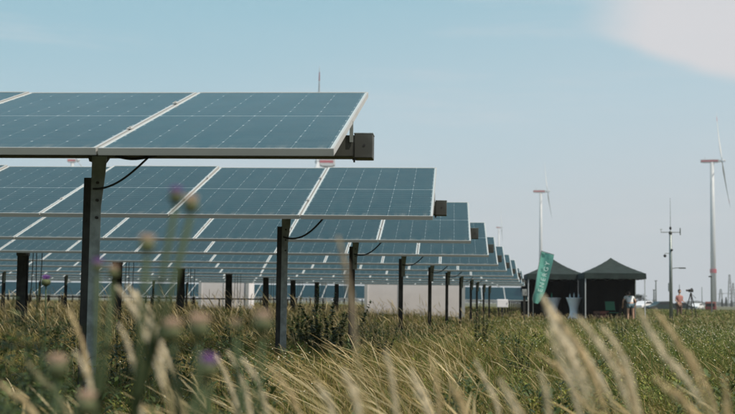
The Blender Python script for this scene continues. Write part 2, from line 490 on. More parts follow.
for n, (X, Y, z0) in enumerate(ends):
    far = n >= 11
    left_edge = -0.40 * (Y + 2) - 1.6          # how far the row must run to the left
    cnt = max(3, int((X - left_edge) / PITCHX) + 1)
    if far:
        root = thing('solar_row', 'low distant solar row glimpsed beyond the white containers', 'solar panels', (X, Y, 0), 0, 'rows of solar panels far behind the containers')
    else:
        root = thing('solar_row', deco[n], 'solar panels', (X, Y, 0), 0, 'rows of tilted solar panels')
    midy, midz = ML / 2 * ct, z0 + ML / 2 * st
    tcz = midz - 0.151
    hh = 0.062
    if far:
        gm = MB(); fm = MB()
        for i in range(cnt):
            x0 = -(i + 1) * PITCHX + 0.02
            def P(a, b, c): return (x0 + a, b * ct - c * st, z0 + b * st + c * ct)
            def bx(mb, a0, a1, b0, b1, c0, c1):
                mb.add([P(a, b, c) for c in (c0, c1) for b in (b0, b1) for a in (a0, a1)],
                       [(0, 2, 3, 1), (4, 5, 7, 6), (0, 1, 5, 4), (2, 6, 7, 3), (0, 4, 6, 2), (1, 3, 7, 5)])
            bx(gm, 0.02, MW - 0.02, 0.03, ML - 0.03, 0.02, 0.036)
            bx(fm, 0, 0.02, 0, ML, 0, TH); bx(fm, MW - 0.02, MW, 0, ML, 0, TH)
            bx(fm, 0.02, MW - 0.02, 0, 0.03, 0, TH); bx(fm, 0.02, MW - 0.02, ML - 0.03, ML, 0, TH)
        if 'farcell' not in M:
            M['farcell'] = mat('far_solar_cells', (0.006, 0.020, 0.022), 0.2, noise=0.2, nscale=1)
            M['farcell'].node_tree.nodes['Principled BSDF'].inputs['IOR'].default_value = 1.29
        part('panes', gm, M['farcell'], root)['kind'] = 'stuff'
        part('frames', fm, M['frame'], root)['kind'] = 'stuff'
        part('torque_tube', square_tube(-cnt * PITCHX, 0.12, midy, tcz, hh), M['tube'], root)
    else:
        for i in range(cnt):
            x0 = -(i + 1) * PITCHX + 0.02
            jit = random.uniform(-0.0015, 0.0015)
            pn = link('solar_panel', pane_me, root, (x0, 0, z0 + jit), (TILT + random.uniform(-0.004, 0.004), 0, 0))
            link('frame', frame_me, pn)
            if n < 3:
                link('junction_box', jb_me, pn)
            if n < 6:
                link('rail', rail_me, root, (x0 - 0.01, 0, z0), (TILT, 0, 0))
                for b in (0.62, 1.66):
                    link('clamp', clamp_me, root, (x0 - 0.01, (b) * ct - TH * st, z0 + b * st + TH * ct + 0.001), (TILT, 0, 0))
        if n < 6:
            link('rail', rail_me, root, (0.0 - 0.045, 0, z0), (TILT, 0, 0))
        part('torque_tube', square_tube(-cnt * PITCHX, 0.105, midy, tcz, hh), M['tube'], root, bevel=0.006)
        # end collar: slightly larger box, bolt hole, lid with its sunlit tone put into a paler colour, hanging bolts
        col = part('tube_collar', square_tube(0.018, 0.122, midy, tcz, hh + 0.006), M['tube'], root, bevel=0.004)
        part('lid', MB().box(0.016, 0.124, midy - hh - 0.007, midy + hh + 0.007, tcz + hh + 0.007, tcz + hh + 0.012), M['upper'], col)
        part('bolt_hole', MB().tube([(0.075, midy - hh - 0.0065, tcz + 0.004), (0.075, midy - hh - 0.0085, tcz + 0.004)], 0.007, 12), M['black'], col)
        part('bolt', MB().tube([(0.018, midy - 0.05, tcz - hh - 0.006), (0.018, midy - 0.05, tcz - hh - 0.03)], 0.006, 6)
             .tube([(0.018, midy - 0.05, tcz - hh - 0.008), (0.018, midy - 0.05, tcz - hh - 0.018)], 0.012, 6), M['black'], col)
        # bracket between tube and end panel
        part('end_bracket', MB().box(-0.008, 0.012, midy - 0.075, midy - 0.068, tcz + 0.02, midz - 0.012), M['upper'], root)
    # posts
    ty = Y + midy
    if n < len(post_px):
        px0 = at(post_px[n], 270, ty).x - X
        last_off = px0
    else:
        px0 = last_off
    k = 0
    x = px0
    while x > left_edge - X and (not far or k < 9):
        wide = (k % 3 == 1)
        ptop = tcz - hh - 0.125
        wd = 0.085 if wide else 0.036
        if not (far and k == 0 and False):
            # driven pile: C profile, open to the right
            pl = MB()
            pl.box(x - wd, x - wd + 0.008, midy - 0.05, midy + 0.05, -0.3, ptop)
            pl.box(x - wd + 0.008, x + wd, midy - 0.058, midy - 0.05, -0.3, ptop)
            pl.box(x - wd + 0.008, x + wd, midy + 0.05, midy + 0.058, -0.3, ptop)
            po = part('post', pl, M['pile'], root)
            if not far:
                up = MB()
                a = x + wd - 0.030
                if wide: a = x - 0.03
                lowz = ptop - (1.3 if n < 2 else 0.3)
                up.box(a, a + 0.006, midy - 0.047, midy + 0.047, lowz, tcz - hh - 0.001)
                up.prism([(a + 0.006, lowz), (a + 0.066, lowz), (a + 0.066, ptop - 0.16), (a + 0.086, ptop + 0.02), (a + 0.092, tcz - hh - 0.001), (a + 0.006, tcz - hh - 0.001)], midy - 0.066, midy - 0.0595)
                uo = part('post_head', up, M['upper'] if not wide else M['pile'], po)
                if n < 3:
                    for bz in (0.03, 0.13, 0.23):
                        part('bolt', MB().tube([(a + 0.044, midy - 0.0661, ptop - bz), (a + 0.044, midy - 0.076, ptop - bz)], 0.009, 6), M['pile'], po)
                        part('bolt', MB().tube([(x - wd * 0.5, midy - 0.058, ptop - bz - 0.02), (x - wd * 0.5, midy - 0.066, ptop - bz - 0.02)], 0.008, 6), M['pile'], po)
                # bearing saddle round the tube
                sd_ = MB().prism([(a - 0.014, tcz - hh - 0.03), (a + 0.055, tcz - hh - 0.03), (a + 0.075, tcz - hh - 0.001), (a - 0.022, tcz - hh - 0.001)], midy - 0.055, midy + 0.055)
                part('bearing', sd_, M['tube'], root)
                if wide:
                    part('drive_gear', MB().box(x - 0.09, x + 0.09, midy - 0.10, midy + 0.10, tcz - hh - 0.14, tcz - hh - 0.002), M['tube'], root, bevel=0.015)
            # cable from tube to post
            if n < 8 and not wide and k == 0:
                cx1 = x + (0.345 if n == 0 else 0.44)
                cz1 = tcz - hh - 0.006
                cz0 = ptop - (0.065 if n == 0 else 0.10)
                pts = []
                for q in range(15):
                    t = q / 14
                    if n == 0:
                        sag = -0.035 * math.sin(math.pi * t) * (1 - 0.3 * t)
                    else:
                        sag = -0.075 * math.sin(math.pi * t)
                    pts.append((x + wd - 0.01 + (cx1 - x - wd + 0.01) * t, midy - 0.075, cz0 + (cz1 - cz0) * (t ** 1.25) + sag))
                part('cable', MB().tube(pts, 0.006 if n == 0 else 0.009, 8), M['black'], root, smooth=True)
                bn = []
                for q in range(9):
                    t = q / 8
                    bn.append((cx1 - 0.20 + 0.24 * t, midy - 0.055, tcz - hh + 0.002 - 0.014 * math.sin(math.pi * t) - 0.004 * math.sin(5 * t)))
                part('cable_bundle', MB().tube(bn, 0.009, 8), M['black'], root, smooth=True)
            elif wide and not far:
                for s_ in (0.14, 0.30):
                    pts = [(x + s_ + 0.05 * math.cos(q / 10 * math.pi), midy - 0.03, tcz - hh - (ptop - 0.35) * math.sin(q / 10 * math.pi) * random.uniform(0.97, 1.0) * 0.8) for q in range(11)]
                    part('cable', MB().tube(pts, 0.008, 6), M['black'], root, smooth=True)
        k += 1
        x -= 6.6

# cable tray behind the rows
Yt = 50.5
c0, c1 = at(-60, 297, Yt), at(290, 299.5, Yt)
t_ = thing('cable_tray', 'long dark cable tray running level just above the grass behind the panel posts', 'cable tray', (0, Yt, 0))
part('tray', MB().box(c0.x, c1.x, 0, 0.10, 0.84, 0.90), M['pile'], t_)
q = c0.x + 0.5
while q < c1.x:
    part('support', MB().box(q - 0.03, q + 0.03, 0.11, 0.15, -0.05, 0.88), M['pile'], t_)
    q += 3.0

# white containers
def container(x0, x1, Y, h, label, nm='white_container'):
    cx = (x0 + x1) / 2; hw = (x1 - x0) / 2
    t = thing(nm, label, 'container', (cx, Y, 0), 0, 'white containers behind the solar rows')
    part('body', MB().box(-hw + 0.06, hw - 0.06, 0.04, 2.3, 0.15, h - 0.08), M['white'], t)
    for sx in (-1, 1):
        part('corner_post', MB().box(sx * hw - 0.07, sx * hw + 0.07, 0.0, 0.14, 0.02, h), M['white2'], t)
    part('top_rail', MB().box(-hw + 0.071, hw - 0.071, 0.0, 0.10, h - 0.12, h), M['white2'], t)
    part('bottom_rail', MB().box(-hw + 0.071, hw - 0.071, 0.0, 0.10, 0.1, 0.22), M['white2'], t)
    nn = max(2, int(2 * hw / 1.2))
    for i in range(1, nn):
        xx = -hw + 2 * hw * i / nn
        part('wall_batten', MB().box(xx - 0.015, xx + 0.015, 0.025, 0.0395, 0.221, h - 0.121), M['white2'], t)
    return t
container(at(200, 290, 53).x, at(247, 290, 53).x, 53, 2.1, 'white container seen under the rows, left of the other and behind a wide dark post')
container(at(366, 290, 52.8).x, at(463.5, 290, 52.8).x, 52.8, 2.1, 'long white container under the panel rows, right of the smaller one, behind slim posts')

def cabinet(px0, px1, Y, ztop, zbot, m, label, cat, name):
    x0, x1 = at(px0, 295, Y).x, at(px1, 295, Y).x
    t = thing(name, label, cat, ((x0 + x1) / 2, Y, 0))
    h = (x1 - x0) / 2
    part('housing', MB().box(-h, h, 0, 0.3, zbot, ztop), m, t, bevel=0.01)
    part('door', MB().box(-h + 0.02, h - 0.02, -0.02, -0.002, zbot + 0.03, ztop - 0.03), m, t)
    part('stand', MB().box(-0.05, 0.05, 0.1, 0.2, 0, zbot - 0.002), M['pile'], t)
    part('handle', MB().box(h - 0.06, h - 0.04, -0.035, -0.021, (ztop + zbot) / 2 - 0.05, (ztop + zbot) / 2 + 0.05), M['black'], t)
cabinet(497, 508, 58, 1.02, 0.62, M['white'], 'low white equipment box under the far ends of the panel rows', 'equipment box', 'equipment_box')
cabinet(522.3, 526.8, 53, 1.47, 1.17, M['grey'], 'small grey switch cabinet on a dark stand beside the left tent', 'switch cabinet', 'switch_cabinet')

# ------------------------------------------------------------------ tents
def tent(px_l, px_r, Y, depth, label, walls, peak_px):
    x0, x1 = at(px_l, 275, Y).x, at(px_r, 275, Y).x
    w_ = x1 - x0; hx = w_ / 2; cx = (x0 + x1) / 2
    t = thing('canopy_tent', label, 'tent', (cx, Y + depth / 2, 0), 0, 'dark green pop-up tents on the meadow')
    hy = depth / 2
    ev, pk = 2.33, 3.12
    n = 12
    mb = MB()
    # roof: four curved faces, concave towards the peak, thin cloth with a gentle sag between the seams
    def roof(u, v, off=0):
        r = max(abs(u), abs(v))
        prof = (1 - r) ** 1.0 * 0.78 + (1 - r) ** 3 * 0.22
        ang = min(abs(u), abs(v)) / max(r, 1e-6)
        sag = -0.05 * (1 - ang) * r * (1 - r) * 4 * 0.5
        return (u * hx, v * hy, ev + (pk - ev) * prof + sag + off)
    for off, flip in ((0, False), (-0.012, True)):
        vs = [roof(-1 + 2 * i / n, -1 + 2 * j / n, off) for j in range(n + 1) for i in range(n + 1)]
        fs = []
        for j in range(n):
            for i in range(n):
                f = (j * (n + 1) + i, j * (n + 1) + i + 1, (j + 1) * (n + 1) + i + 1, (j + 1) * (n + 1) + i)
                fs.append(f[::-1] if flip else f)
        mb.add(vs, fs)
    cv = part('canopy', mb, M['tent'], t)
    for (a0, b0, a1, b1) in ((-hx, -hy, hx, -hy), (-hx, hy, hx, hy), (-hx, -hy, -hx, hy), (hx, -hy, hx, hy)):
        # valance with a soft scalloped lower hem
        m2 = MB(); s = 16
        nx, ny = (0, 1) if b0 == b1 else (1, 0)
        sg = -1 if (a0 + a1 + b0 + b1) < 0 else 1
        for i in range(s + 1):
            u = i / s
            xx, yy = a0 + (a1 - a0) * u, b0 + (b1 - b0) * u
            wv = 0.012 * math.sin(u * 17)
            for k_, (oo, zz) in enumerate(((0.002, ev), (0.006 + wv + 0.012, ev - 0.26 - 0.02 * abs(math.sin(u * 3 * math.pi))))):
                for th in (0, 0.006):
                    m2.v.append((xx + nx * sg * (oo + th), yy + ny * sg * (oo + th), zz))
        for i in range(s):
            a = i * 4; b = a + 4
            m2.f += [(a, b, b + 2, a + 2), (a + 1, a + 3, b + 3, b + 1), (a + 2, b + 2, b + 3, a + 3), (a, a + 1, b + 1, b)]
        part('valance', m2, M['tent'], cv)
    for sx in (-1, 1):
        for sy in (-1, 1):
            lg = part('leg', MB().box(sx * (hx - 0.05) - 0.022, sx * (hx - 0.05) + 0.022, sy * (hy - 0.05) - 0.022, sy * (hy - 0.05) + 0.022, 0.01, ev - 0.03), M['upper'] if sy > 0 else M['white2'], t)
            part('foot_plate', MB().box(sx * (hx - 0.05) - 0.06, sx * (hx - 0.05) + 0.06, sy * (hy - 0.05) - 0.06, sy * (hy - 0.05) + 0.06, 0, 0.009), M['steel'], lg)
    # scissor truss along the front
    for sy in (-1, 1):
        for k_ in range(4):
            xa = -hx + 0.08 + (w_ - 0.16) * k_ / 4; xb = xa + (w_ - 0.16) / 4
            y_ = sy * (hy - 0.05)
            part('truss_bar', MB().tube([(xa, y_ - 0.01, ev - 0.30), (xb, y_ - 0.01, ev - 0.06)], 0.010, 6).tube([(xa, y_ + 0.012, ev - 0.06), (xb, y_ + 0.012, ev - 0.30)], 0.010, 6), M['steel'], t)
    def wall(xa, ya, xb, yb):
        m3 = MB(); s = 24
        dx_, dy_ = xb - xa, yb - ya
        l = math.hypot(dx_, dy_); nx, ny = -dy_ / l, dx_ / l
        for i in range(s + 1):
            u = i / s; wv = 0.02 * math.sin(u * 23) + 0.01 * math.sin(u * 61)
            for zz in (0.04, ev - 0.02):
                for th in (0, 0.006):
                    kk = wv * (1 if zz < 1 else 0.3) + th
                    m3.v.append((xa + dx_ * u + nx * kk, ya + dy_ * u + ny * kk, zz))
        for i in range(s):
            a = i * 4; b = a + 4
            m3.f += [(a, b, b + 2, a + 2), (a + 1, a + 3, b + 3, b + 1), (a + 2, b + 2, b + 3, a + 3), (a, a + 1, b + 1, b)]
        part('side_wall', m3, M['tentwall'], t)
    if 'back' in walls: wall(-hx + 0.03, hy - 0.02, hx - 0.03, hy - 0.02)
    if 'left' in walls: wall(-hx + 0.02, -hy + 0.04, -hx + 0.02, hy - 0.04)
    if 'right' in walls: wall(hx - 0.02, -hy + 0.04, hx - 0.02, hy - 0.04)
    return t
tent(527.5, 585, 59.5, 3.0, 'dark green pop-up tent behind the teal flag, the left one of the two', ('back', 'left', 'right'), 555)
tent(584.5, 646, 56.5, 3.0, 'dark green pop-up tent on the right with a person in a white shirt beneath', ('back', 'left'), 612)
# dark extension standing left of the left tent
xa, xb = at(521.5, 290, 61).x, at(528, 290, 61).x
t_ = thing('side_screen', 'narrow black fabric screen standing against the left side of the left tent', 'screen', ((xa + xb) / 2, 61, 0))
hw = (xb - xa) / 2
part('fabric', MB().box(-hw, hw, 0, 0.02, 0.05, 1.75), M['tentwall'], t_)
for s_ in (-1, 1):
    part('pole', MB().tube([(s_ * (hw + 0.02), 0.01, 0), (s_ * (hw + 0.02), 0.01, 1.8)], 0.015, 8), M['tube'], t_)

# cocktail tables
def cocktail(px, Y, label):
    p = at(px, 297, Y)
    t = thing('cocktail_table', label, 'table', (p.x, Y, 0), 0.4, 'high tables under the left tent')
    prof = []
    n = 32; vs = []
    lv = 14
    for i in range(lv + 1):
        u = i / lv
        z = u * 1.10
        waist = 0.20 + 0.17 * abs(u - 0.42) ** 1.6 / (0.58 ** 1.6) * 1.0
        if u < 0.42: waist = 0.20 + 0.16 * ((0.42 - u) / 0.42) ** 1.5
        for k in range(n):
            a = 2 * math.pi * k / n
            star = 1 + (0.18 * math.cos(4 * a)) * max(0, (0.5 - u) / 0.5)
            vs.append((waist * star * math.cos(a), waist * star * math.sin(a), z))
    fs = [(i * n + k, i * n + (k + 1) % n, (i + 1) * n + (k + 1) % n, (i + 1) * n + k) for i in range(lv) for k in range(n)]
    mb = MB().add(vs, fs)
    part('stretch_cover', mb, M['cloth'], t, smooth=True)
    part('table_top', MB().lathe([(0.375, 1.102), (0.385, 1.11), (0.385, 1.13), (0.375, 1.14)], 32), M['cloth'], t)
    part('pedestal', MB().lathe([(0.04, 0.02), (0.04, 1.10)], 10), M['steel'], t)
    return p.x
tx = cocktail(574, 57.8, 'white-covered high cocktail table with bottles, between the flag and the tent leg')
tx2 = cocktail(553.5, 60.3, 'white-covered high cocktail table half hidden behind the teal flag')
def bottle(x, y, z, h, m, label, grp=None):
    o = link('bottle', MB().lathe([(0.033, 0), (0.036, 0.01), (0.036, h * 0.6), (0.014, h * 0.78), (0.013, h * 0.95), (0.016, h * 0.96), (0.016, h)], 12).mesh('bottle', m, True), None, (x, y, z))
    tag(o, label, 'bottle', grp)
bottle(tx - 0.20, 57.75, 1.141, 0.20, M['bottle'], 'left bottle of three on the cocktail table right of the flag', 'drinks on the cocktail tables')
bottle(tx + 0.0, 57.8, 1.141, 0.24, M['bottle'], 'middle bottle of three on the cocktail table right of the flag', 'drinks on the cocktail tables')
bottle(tx + 0.22, 57.75, 1.141, 0.20, M['bottle'], 'right bottle of three on the cocktail table right of the flag', 'drinks on the cocktail tables')
bottle(tx2 - 0.10, 60.2, 1.141, 0.26, M['gbottle'], 'green bottle on the cocktail table behind the flag', 'drinks on the cocktail tables')

# folding chair, green
p = at(612, 303, 58.2)
t_ = thing('folding_chair', 'green fabric folding chair standing inside the right tent', 'chair', (p.x, 58.2, 0), 0.25)
part('seat', MB().box(-0.24, 0.24, -0.22, 0.22, 0.42, 0.45), M['green_plastic'], t_, bevel=0.01)
part('backrest', MB().add([(-0.24, 0.20, 0.55), (0.24, 0.20, 0.55), (0.24, 0.30, 0.98), (-0.24, 0.30, 0.98), (-0.24, 0.22, 0.55), (0.24, 0.22, 0.55), (0.24, 0.32, 0.98), (-0.24, 0.32, 0.98)],
     [(0, 1, 2, 3), (4, 7, 6, 5), (0, 4, 5, 1), (3, 2, 6, 7), (0, 3, 7, 4), (1, 5, 6, 2)]), M['green_plastic'], t_)
for sx in (-1, 1):
    part('leg', MB().tube([(sx * 0.255, -0.22, 0), (sx * 0.255, 0.20, 0.50), (sx * 0.255, 0.31, 1.0)], 0.012, 8), M['black'], t_)
    part('leg', MB().tube([(sx * 0.27, 0.26, 0), (sx * 0.27, -0.18, 0.44)], 0.012, 8), M['black'], t_)
# two crates on the grass inside the tent
for px, lab, m_ in ((597, 'low brown crate on the grass just right of the front tent leg', 'trouser'), (603.5, 'low dull red crate beside the brown crate in the right tent', 'rust')):
    p = at(px, 304, 58.4)
    c = thing('crate', lab, 'crate', (p.x, 58.4, 0), 0.1, 'crates inside the right tent')
    part('floor', MB().box(-0.2, 0.2, -0.15, 0.15, 0, 0.02), M[m_], c)
    for k in range(3):
        z = 0.03 + k * 0.17
        part('slat', MB().box(-0.2, 0.2, -0.165, -0.151, z, z + 0.13), M[m_], c)
        part('slat', MB().box(-0.2, 0.2, 0.151, 0.165, z, z + 0.13), M[m_], c)
        part('slat', MB().box(-0.215, -0.201, -0.165, 0.165, z, z + 0.13), M[m_], c)
        part('slat', MB().box(0.201, 0.215, -0.165, 0.165, z, z + 0.13), M[m_], c)

# ------------------------------------------------------------------ teal beach flag
Yf = 50
def fp(px, py): 
    p = at(px, py, Yf); return (p.x, p.z)
base = at(533, 322, Yf)
t_ = thing('beach_flag', 'teal leaning beach flag with pale vertical lettering before the left tent', 'flag', (base.x, Yf, 0))
left = [(541.5, 251.5), (540.2, 258), (538.8, 266), (537.2, 275), (535.8, 284), (534.8, 291), (533.3, 295), (532.6, 299), (533.2, 302.5)]
right = [(554, 255.3), (552.7, 262), (550.8, 270), (548.6, 279), (546.6, 287), (544.8, 292), (543.2, 296), (541, 300.5), (538, 304)]
mb = MB(); cols_ = 7
for (l, r) in zip(left, right):
    for k in range(cols_):
        u = k / (cols_ - 1)
        x_, z_ = fp(l[0] + (r[0] - l[0]) * u, l[1] + (r[1] - l[1]) * u)
        yb = 0.05 * math.sin(u * 5 + z_ * 2.4) + 0.025 * math.sin(u * 11 - z_ * 5)
        mb.v.append((x_ - base.x, yb, z_))
nv = len(mb.v)
mb.v += [(a, b + 0.008, c) for a, b, c in mb.v]
for i in range(len(left) - 1):
    for k in range(cols_ - 1):
        a = i * cols_ + k
        mb.f += [(a, a + 1, a + cols_ + 1, a + cols_), (a + nv, a + cols_ + nv, a + cols_ + 1 + nv, a + 1 + nv)]
flag = part('flag_cloth', mb, M['teal'], t_, smooth=True)
a_, b_ = fp(541.3, 251.0), fp(554.2, 254.8)
part('top_hem', MB().tube([(a_[0] - base.x, 0.0, a_[1]), (b_[0] - base.x, 0.0, b_[1])], 0.014, 8), M['tealdark'], t_)
# pole along the left edge, down to a foot in the grass
ppts = [(base.x - base.x, -0.0, 0)]
for l in left[::-1]:
    x_, z_ = fp(l[0] - 0.2, l[1]); ppts.append((x_ - base.x, -0.015, z_))
part('pole', MB().tube(ppts, 0.013, 8), M['upper'], t_)
part('foot', MB().tube([(-0.35, 0, 0.02), (0.35, 0, 0.02)], 0.02, 8).tube([(0, -0.35, 0.02), (0, 0.35, 0.02)], 0.02, 8), M['steel'], t_)
# lettering that reads upwards
x0_, z0_ = fp(540.0, 292); x1_, z1_ = fp(548.8, 259)
txt = bpy.data.curves.new('lettering', 'FONT')
txt.body = 'ENERGY'
txt.size = 0.27
txt.extrude = 0.003
txt.align_x = 'LEFT'; txt.align_y = 'CENTER'
to = bpy.data.objects.new('lettering', txt); C.objects.link(to)
bpy.context.view_layer.update()
wdt = to.dimensions.x
Lh = math.hypot(x1_ - x0_, z1_ - z0_)
txt.space_character = Lh / max(wdt, 0.01)
ang = math.atan2(z1_ - z0_, x1_ - x0_)
to.rotation_euler = (R(90), 0, 0)
dg = bpy.context.evaluated_depsgraph_get()
bpy.context.view_layer.update()
me = bpy.data.meshes.new_from_object(to.evaluated_get(dg))
bpy.data.objects.remove(to)
for v in me.vertices:
    x_, z_ = v.co.x, v.co.y
    xx = x_ * math.cos(ang) - z_ * math.sin(ang) + x0_ - base.x
    zz = x_ * math.sin(ang) + z_ * math.cos(ang) + z0_
    v.co = (xx, -0.075 - v.co.z, zz)
me.materials.clear(); me.materials.append(M['print'])
lo = link('lettering', me, flag)

# ------------------------------------------------------------------ people
def skin_obj(name, verts, edges, radii, m, parent, sub=2, root=0):
    me = bpy.data.meshes.new(name)
    me.from_pydata(verts, edges, [])
    me.materials.append(m)
    o = link(name, me, parent)
    s = o.modifiers.new('skin', 'SKIN')
    s.use_smooth_shade = True
    lay = me.skin_vertices[0].data
    for i, r in enumerate(radii):
        lay[i].radius = r if isinstance(r, tuple) else (r, r)
        lay[i].use_root = (i == root)
    b = o.modifiers.new('sub', 'SUBSURF'); b.levels = sub; b.render_levels = sub
    return o
def head_mesh(c, r, tilt=0):
    mb = MB(); n = 16; rows = 12
    vs = []
    for j in range(rows + 1):
        th = math.pi * j / rows
        for k in range(n):
            a = 2 * math.pi * k / n
            x_ = r * 0.78 * math.sin(th) * math.cos(a)
            y_ = r * 0.95 * math.sin(th) * math.sin(a)
            z_ = r * 1.2 * math.cos(th)
            if z_ < -0.3 * r: x_ *= 0.85; y_ *= 0.88
            # nose and chin on the front (-y)
            if abs(x_) < r * 0.2 and y_ < 0 and -0.35 * r < z_ < 0.1 * r: y_ -= r * 0.16
            vs.append(Vector((x_, y_, z_)))
    Mx = Matrix.Rotation(tilt, 3, 'X')
    vs = [tuple(Mx @ v + Vector(c)) for v in vs]
    fs = [(i * n + k, i * n + (k + 1) % n, (i + 1) * n + (k + 1) % n, (i + 1) * n + k) for i in range(rows) for k in range(n)]
    return mb.add(vs, fs)
def person(loc, rz, label, back_bend, shirt, legs_m, hair, arms, yoke=None, shorts=True):
    """faces local -y; back_bend = forward lean of the trunk in radians"""
    t = thing('person', label, 'person', loc, rz)
    sb, cb = math.sin(back_bend), math.cos(back_bend)
    hip = Vector((0, 0, 0.92))
    def tr(u, x=0): return (x, -u * sb, hip.z + u * cb)
    V, E, Rr = [], [], []
    def add(p, r, par=None):
        V.append(tuple(p)); Rr.append(r)
        if par is not None: E.append((par, len(V) - 1))
        return len(V) - 1
    pel = add((0, 0, 0.90), (0.15, 0.11))
    wa = add(tr(0.20), (0.13, 0.095), pel)
    ch = add(tr(0.40), (0.16, 0.11), wa)
    nk = add(tr(0.56), (0.06, 0.06), ch)
    hd = add(tr(0.64), (0.055, 0.055), nk)
    hands = []
    for s, (el, wr) in zip((-1, 1), arms):
        sh = add(tr(0.47, s * 0.18), 0.055, ch)
        e = add((s * el[0], el[1], el[2]), 0.042, sh)
        w1 = add((s * wr[0], wr[1], wr[2]), 0.028, e)
        hands.append((V[e], V[w1], s))
        hp = add((s * 0.10, 0, 0.84), 0.095, pel)
        kn = add((s * 0.12, -0.03, 0.48), 0.060, hp)
        an = add((s * 0.13, 0.03, 0.08), 0.040, kn)
        add((s * 0.14, -0.12, 0.04), 0.038, an)
    skin_obj('body', V, E, Rr, M['skin'], t)
    # hands: palm and five fingers
    for (e, w1, s) in hands:
        d = (Vector(w1) - Vector(e)).normalized()
        side = d.cross(Vector((0, 1, 0))).normalized()
        hv, he, hr = [tuple(w1), tuple(Vector(w1) + d * 0.08)], [(0, 1)], [0.024, 0.034]
        for i, ln in enumerate((0.060, 0.072, 0.068, 0.052)):
            b0 = Vector(w1) + d * 0.09 + side * (i - 1.5) * 0.019
            k0 = len(hv)
            hv += [tuple(b0), tuple(b0 + d * ln * 0.6), tuple(b0 + d * ln + Vector((0, -0.02, 0)))]
            he += [(1, k0), (k0, k0 + 1), (k0 + 1, k0 + 2)]; hr += [0.009] * 3
        k0 = len(hv)
        b0 = Vector(w1) + d * 0.03 - side * 0.035
        hv += [tuple(b0), tuple(b0 + d * 0.05 - side * 0.02)]
        he += [(0, k0), (k0, k0 + 1)]; hr += [0.011, 0.009]
        skin_obj('hand', hv, he, hr, M['skin'], t, 1)
    # shirt: torso with short sleeves
    V, E, Rr = [], [], []
    b0 = add((0, 0, 0.87), (0.188, 0.14))
    b1 = add(tr(0.20), (0.165, 0.12), b0)
    b2 = add(tr(0.38), (0.19, 0.125), b1)
    b3 = add(tr(0.50), (0.12, 0.085), b2)
    for s, (el, wr) in zip((-1, 1), arms):
        sh = add(tr(0.46, s * 0.19), 0.075, b2)
        S = Vector(V[sh]); Ee = Vector((s * el[0], el[1], el[2]))
        add(S + (Ee - S) * 0.55, 0.066, sh)
    so = skin_obj('shirt', V, E, Rr, shirt, t)
    # shorts or trousers
    V, E, Rr = [], [], []
    b0 = add((0, 0, 0.90), (0.18, 0.13))
    for s in (-1, 1):
        a1 = add((s * 0.10, 0, 0.82), 0.115, b0)
        a2 = add((s * 0.115, -0.02, 0.62), 0.100, a1)
        if not shorts:
            a3 = add((s * 0.12, -0.02, 0.45), 0.075, a2)
            add((s * 0.13, 0.03, 0.12), 0.060, a3)
    skin_obj('shorts' if shorts else 'trousers', V, E, Rr, legs_m, t)
    hc = Vector(tr(0.76))
    hb = back_bend + (0.35 if back_bend > 0.3 else 0.1)
    ho = part('head', head_mesh(hc, 0.112, hb), M['skin'], t, smooth=True)
    Hm = head_mesh(hc + Vector((0, 0.018, 0.022)), 0.121, hb)
    part('hair', Hm, hair, ho, smooth=True)
    ex = Matrix.Rotation(hb, 3, 'X')
    for s in (-1, 1):
        part('eye', MB().lathe([(0.004, -0.010), (0.012, -0.004), (0.012, 0.004), (0.004, 0.010)], 8, c=hc + ex @ Vector((s * 0.035, -0.115, 0.01))), M['white'], ho)
        part('ear', MB().lathe([(0.006, -0.03), (0.014, 0), (0.006, 0.03)], 8, c=hc + ex @ Vector((s * 0.092, 0, 0.0))), M['skin'], ho)
        part('shoe', MB().lathe([(0.05, 0), (0.055, 0.03), (0.04, 0.09)], 10, c=(s * 0.135, -0.03, 0)), M['white2'], t)
    part('mouth', MB().box(-0.025, 0.025, -0.004, 0.004, -0.003, 0.003), M['rust'], ho, loc=hc + ex @ Vector((0, -0.105, -0.06)))
    if yoke:
        yo = head_mesh(Vector(tr(0.40)) + Vector((0.0, 0.055, 0.035)), 0.085, back_bend)
        part('back_print', yo, yoke, so, smooth=True)
    return t
pp = at(630.5, 300, 57.3)
person((pp.x, 57.3, 0), R(182), 'person in white shirt and grey-blue shorts bending forward under the right tent', 0.95, M['shirt'], M['shorts'], M['hair'],
       (((0.30, -0.30, 1.02), (0.30, -0.42, 0.80)), ((0.30, -0.30, 1.02), (0.30, -0.42, 0.80))), yoke=M['shirtprint'])
pp = at(679, 297, 74)
person((pp.x, 74, 0), R(25), 'person in salmon pink shirt with dark hair standing beside the camera tripod', 0.08, M['pink'], M['trouser'], M['hair'],
       (((0.27, -0.02, 1.12), (0.24, -0.22, 1.02)), ((0.27, 0.02, 1.12), (0.22, -0.20, 1.05))), shorts=False)

# ------------------------------------------------------------------ camera tripod
pp = at(691, 300, 62)
t_ = thing('camera_tripod', 'black video camera on a spread tripod right of the person in pink', 'tripod', (pp.x, 62, 0), 0.3)
for k in range(3):
    a = 2 * math.pi * k / 3 + 0.2
    lg = part('leg', MB().tube([(0.04 * math.cos(a), 0.04 * math.sin(a), 1.35), (0.24 * math.cos(a), 0.24 * math.sin(a), 0.7), (0.42 * math.cos(a), 0.42 * math.sin(a), 0.0)], [0.028, 0.022, 0.016], 8), M['black'], t_)
part('head', MB().lathe([(0.05, 1.33), (0.07, 1.38), (0.05, 1.46), (0.03, 1.50)], 12), M['black'], t_)
cb_ = part('camera_body', MB().box(-0.11, 0.11, -0.06, 0.08, 1.52, 1.68), M['black'], t_, bevel=0.012)
part('lens', MB().tube([(-0.11, 0, 1.61), (-0.26, 0, 1.61)], [0.045, 0.05], 14), M['black'], cb_)
part('viewfinder', MB().box(0.0, 0.09, -0.02, 0.03, 1.685, 1.73), M['black'], cb_)
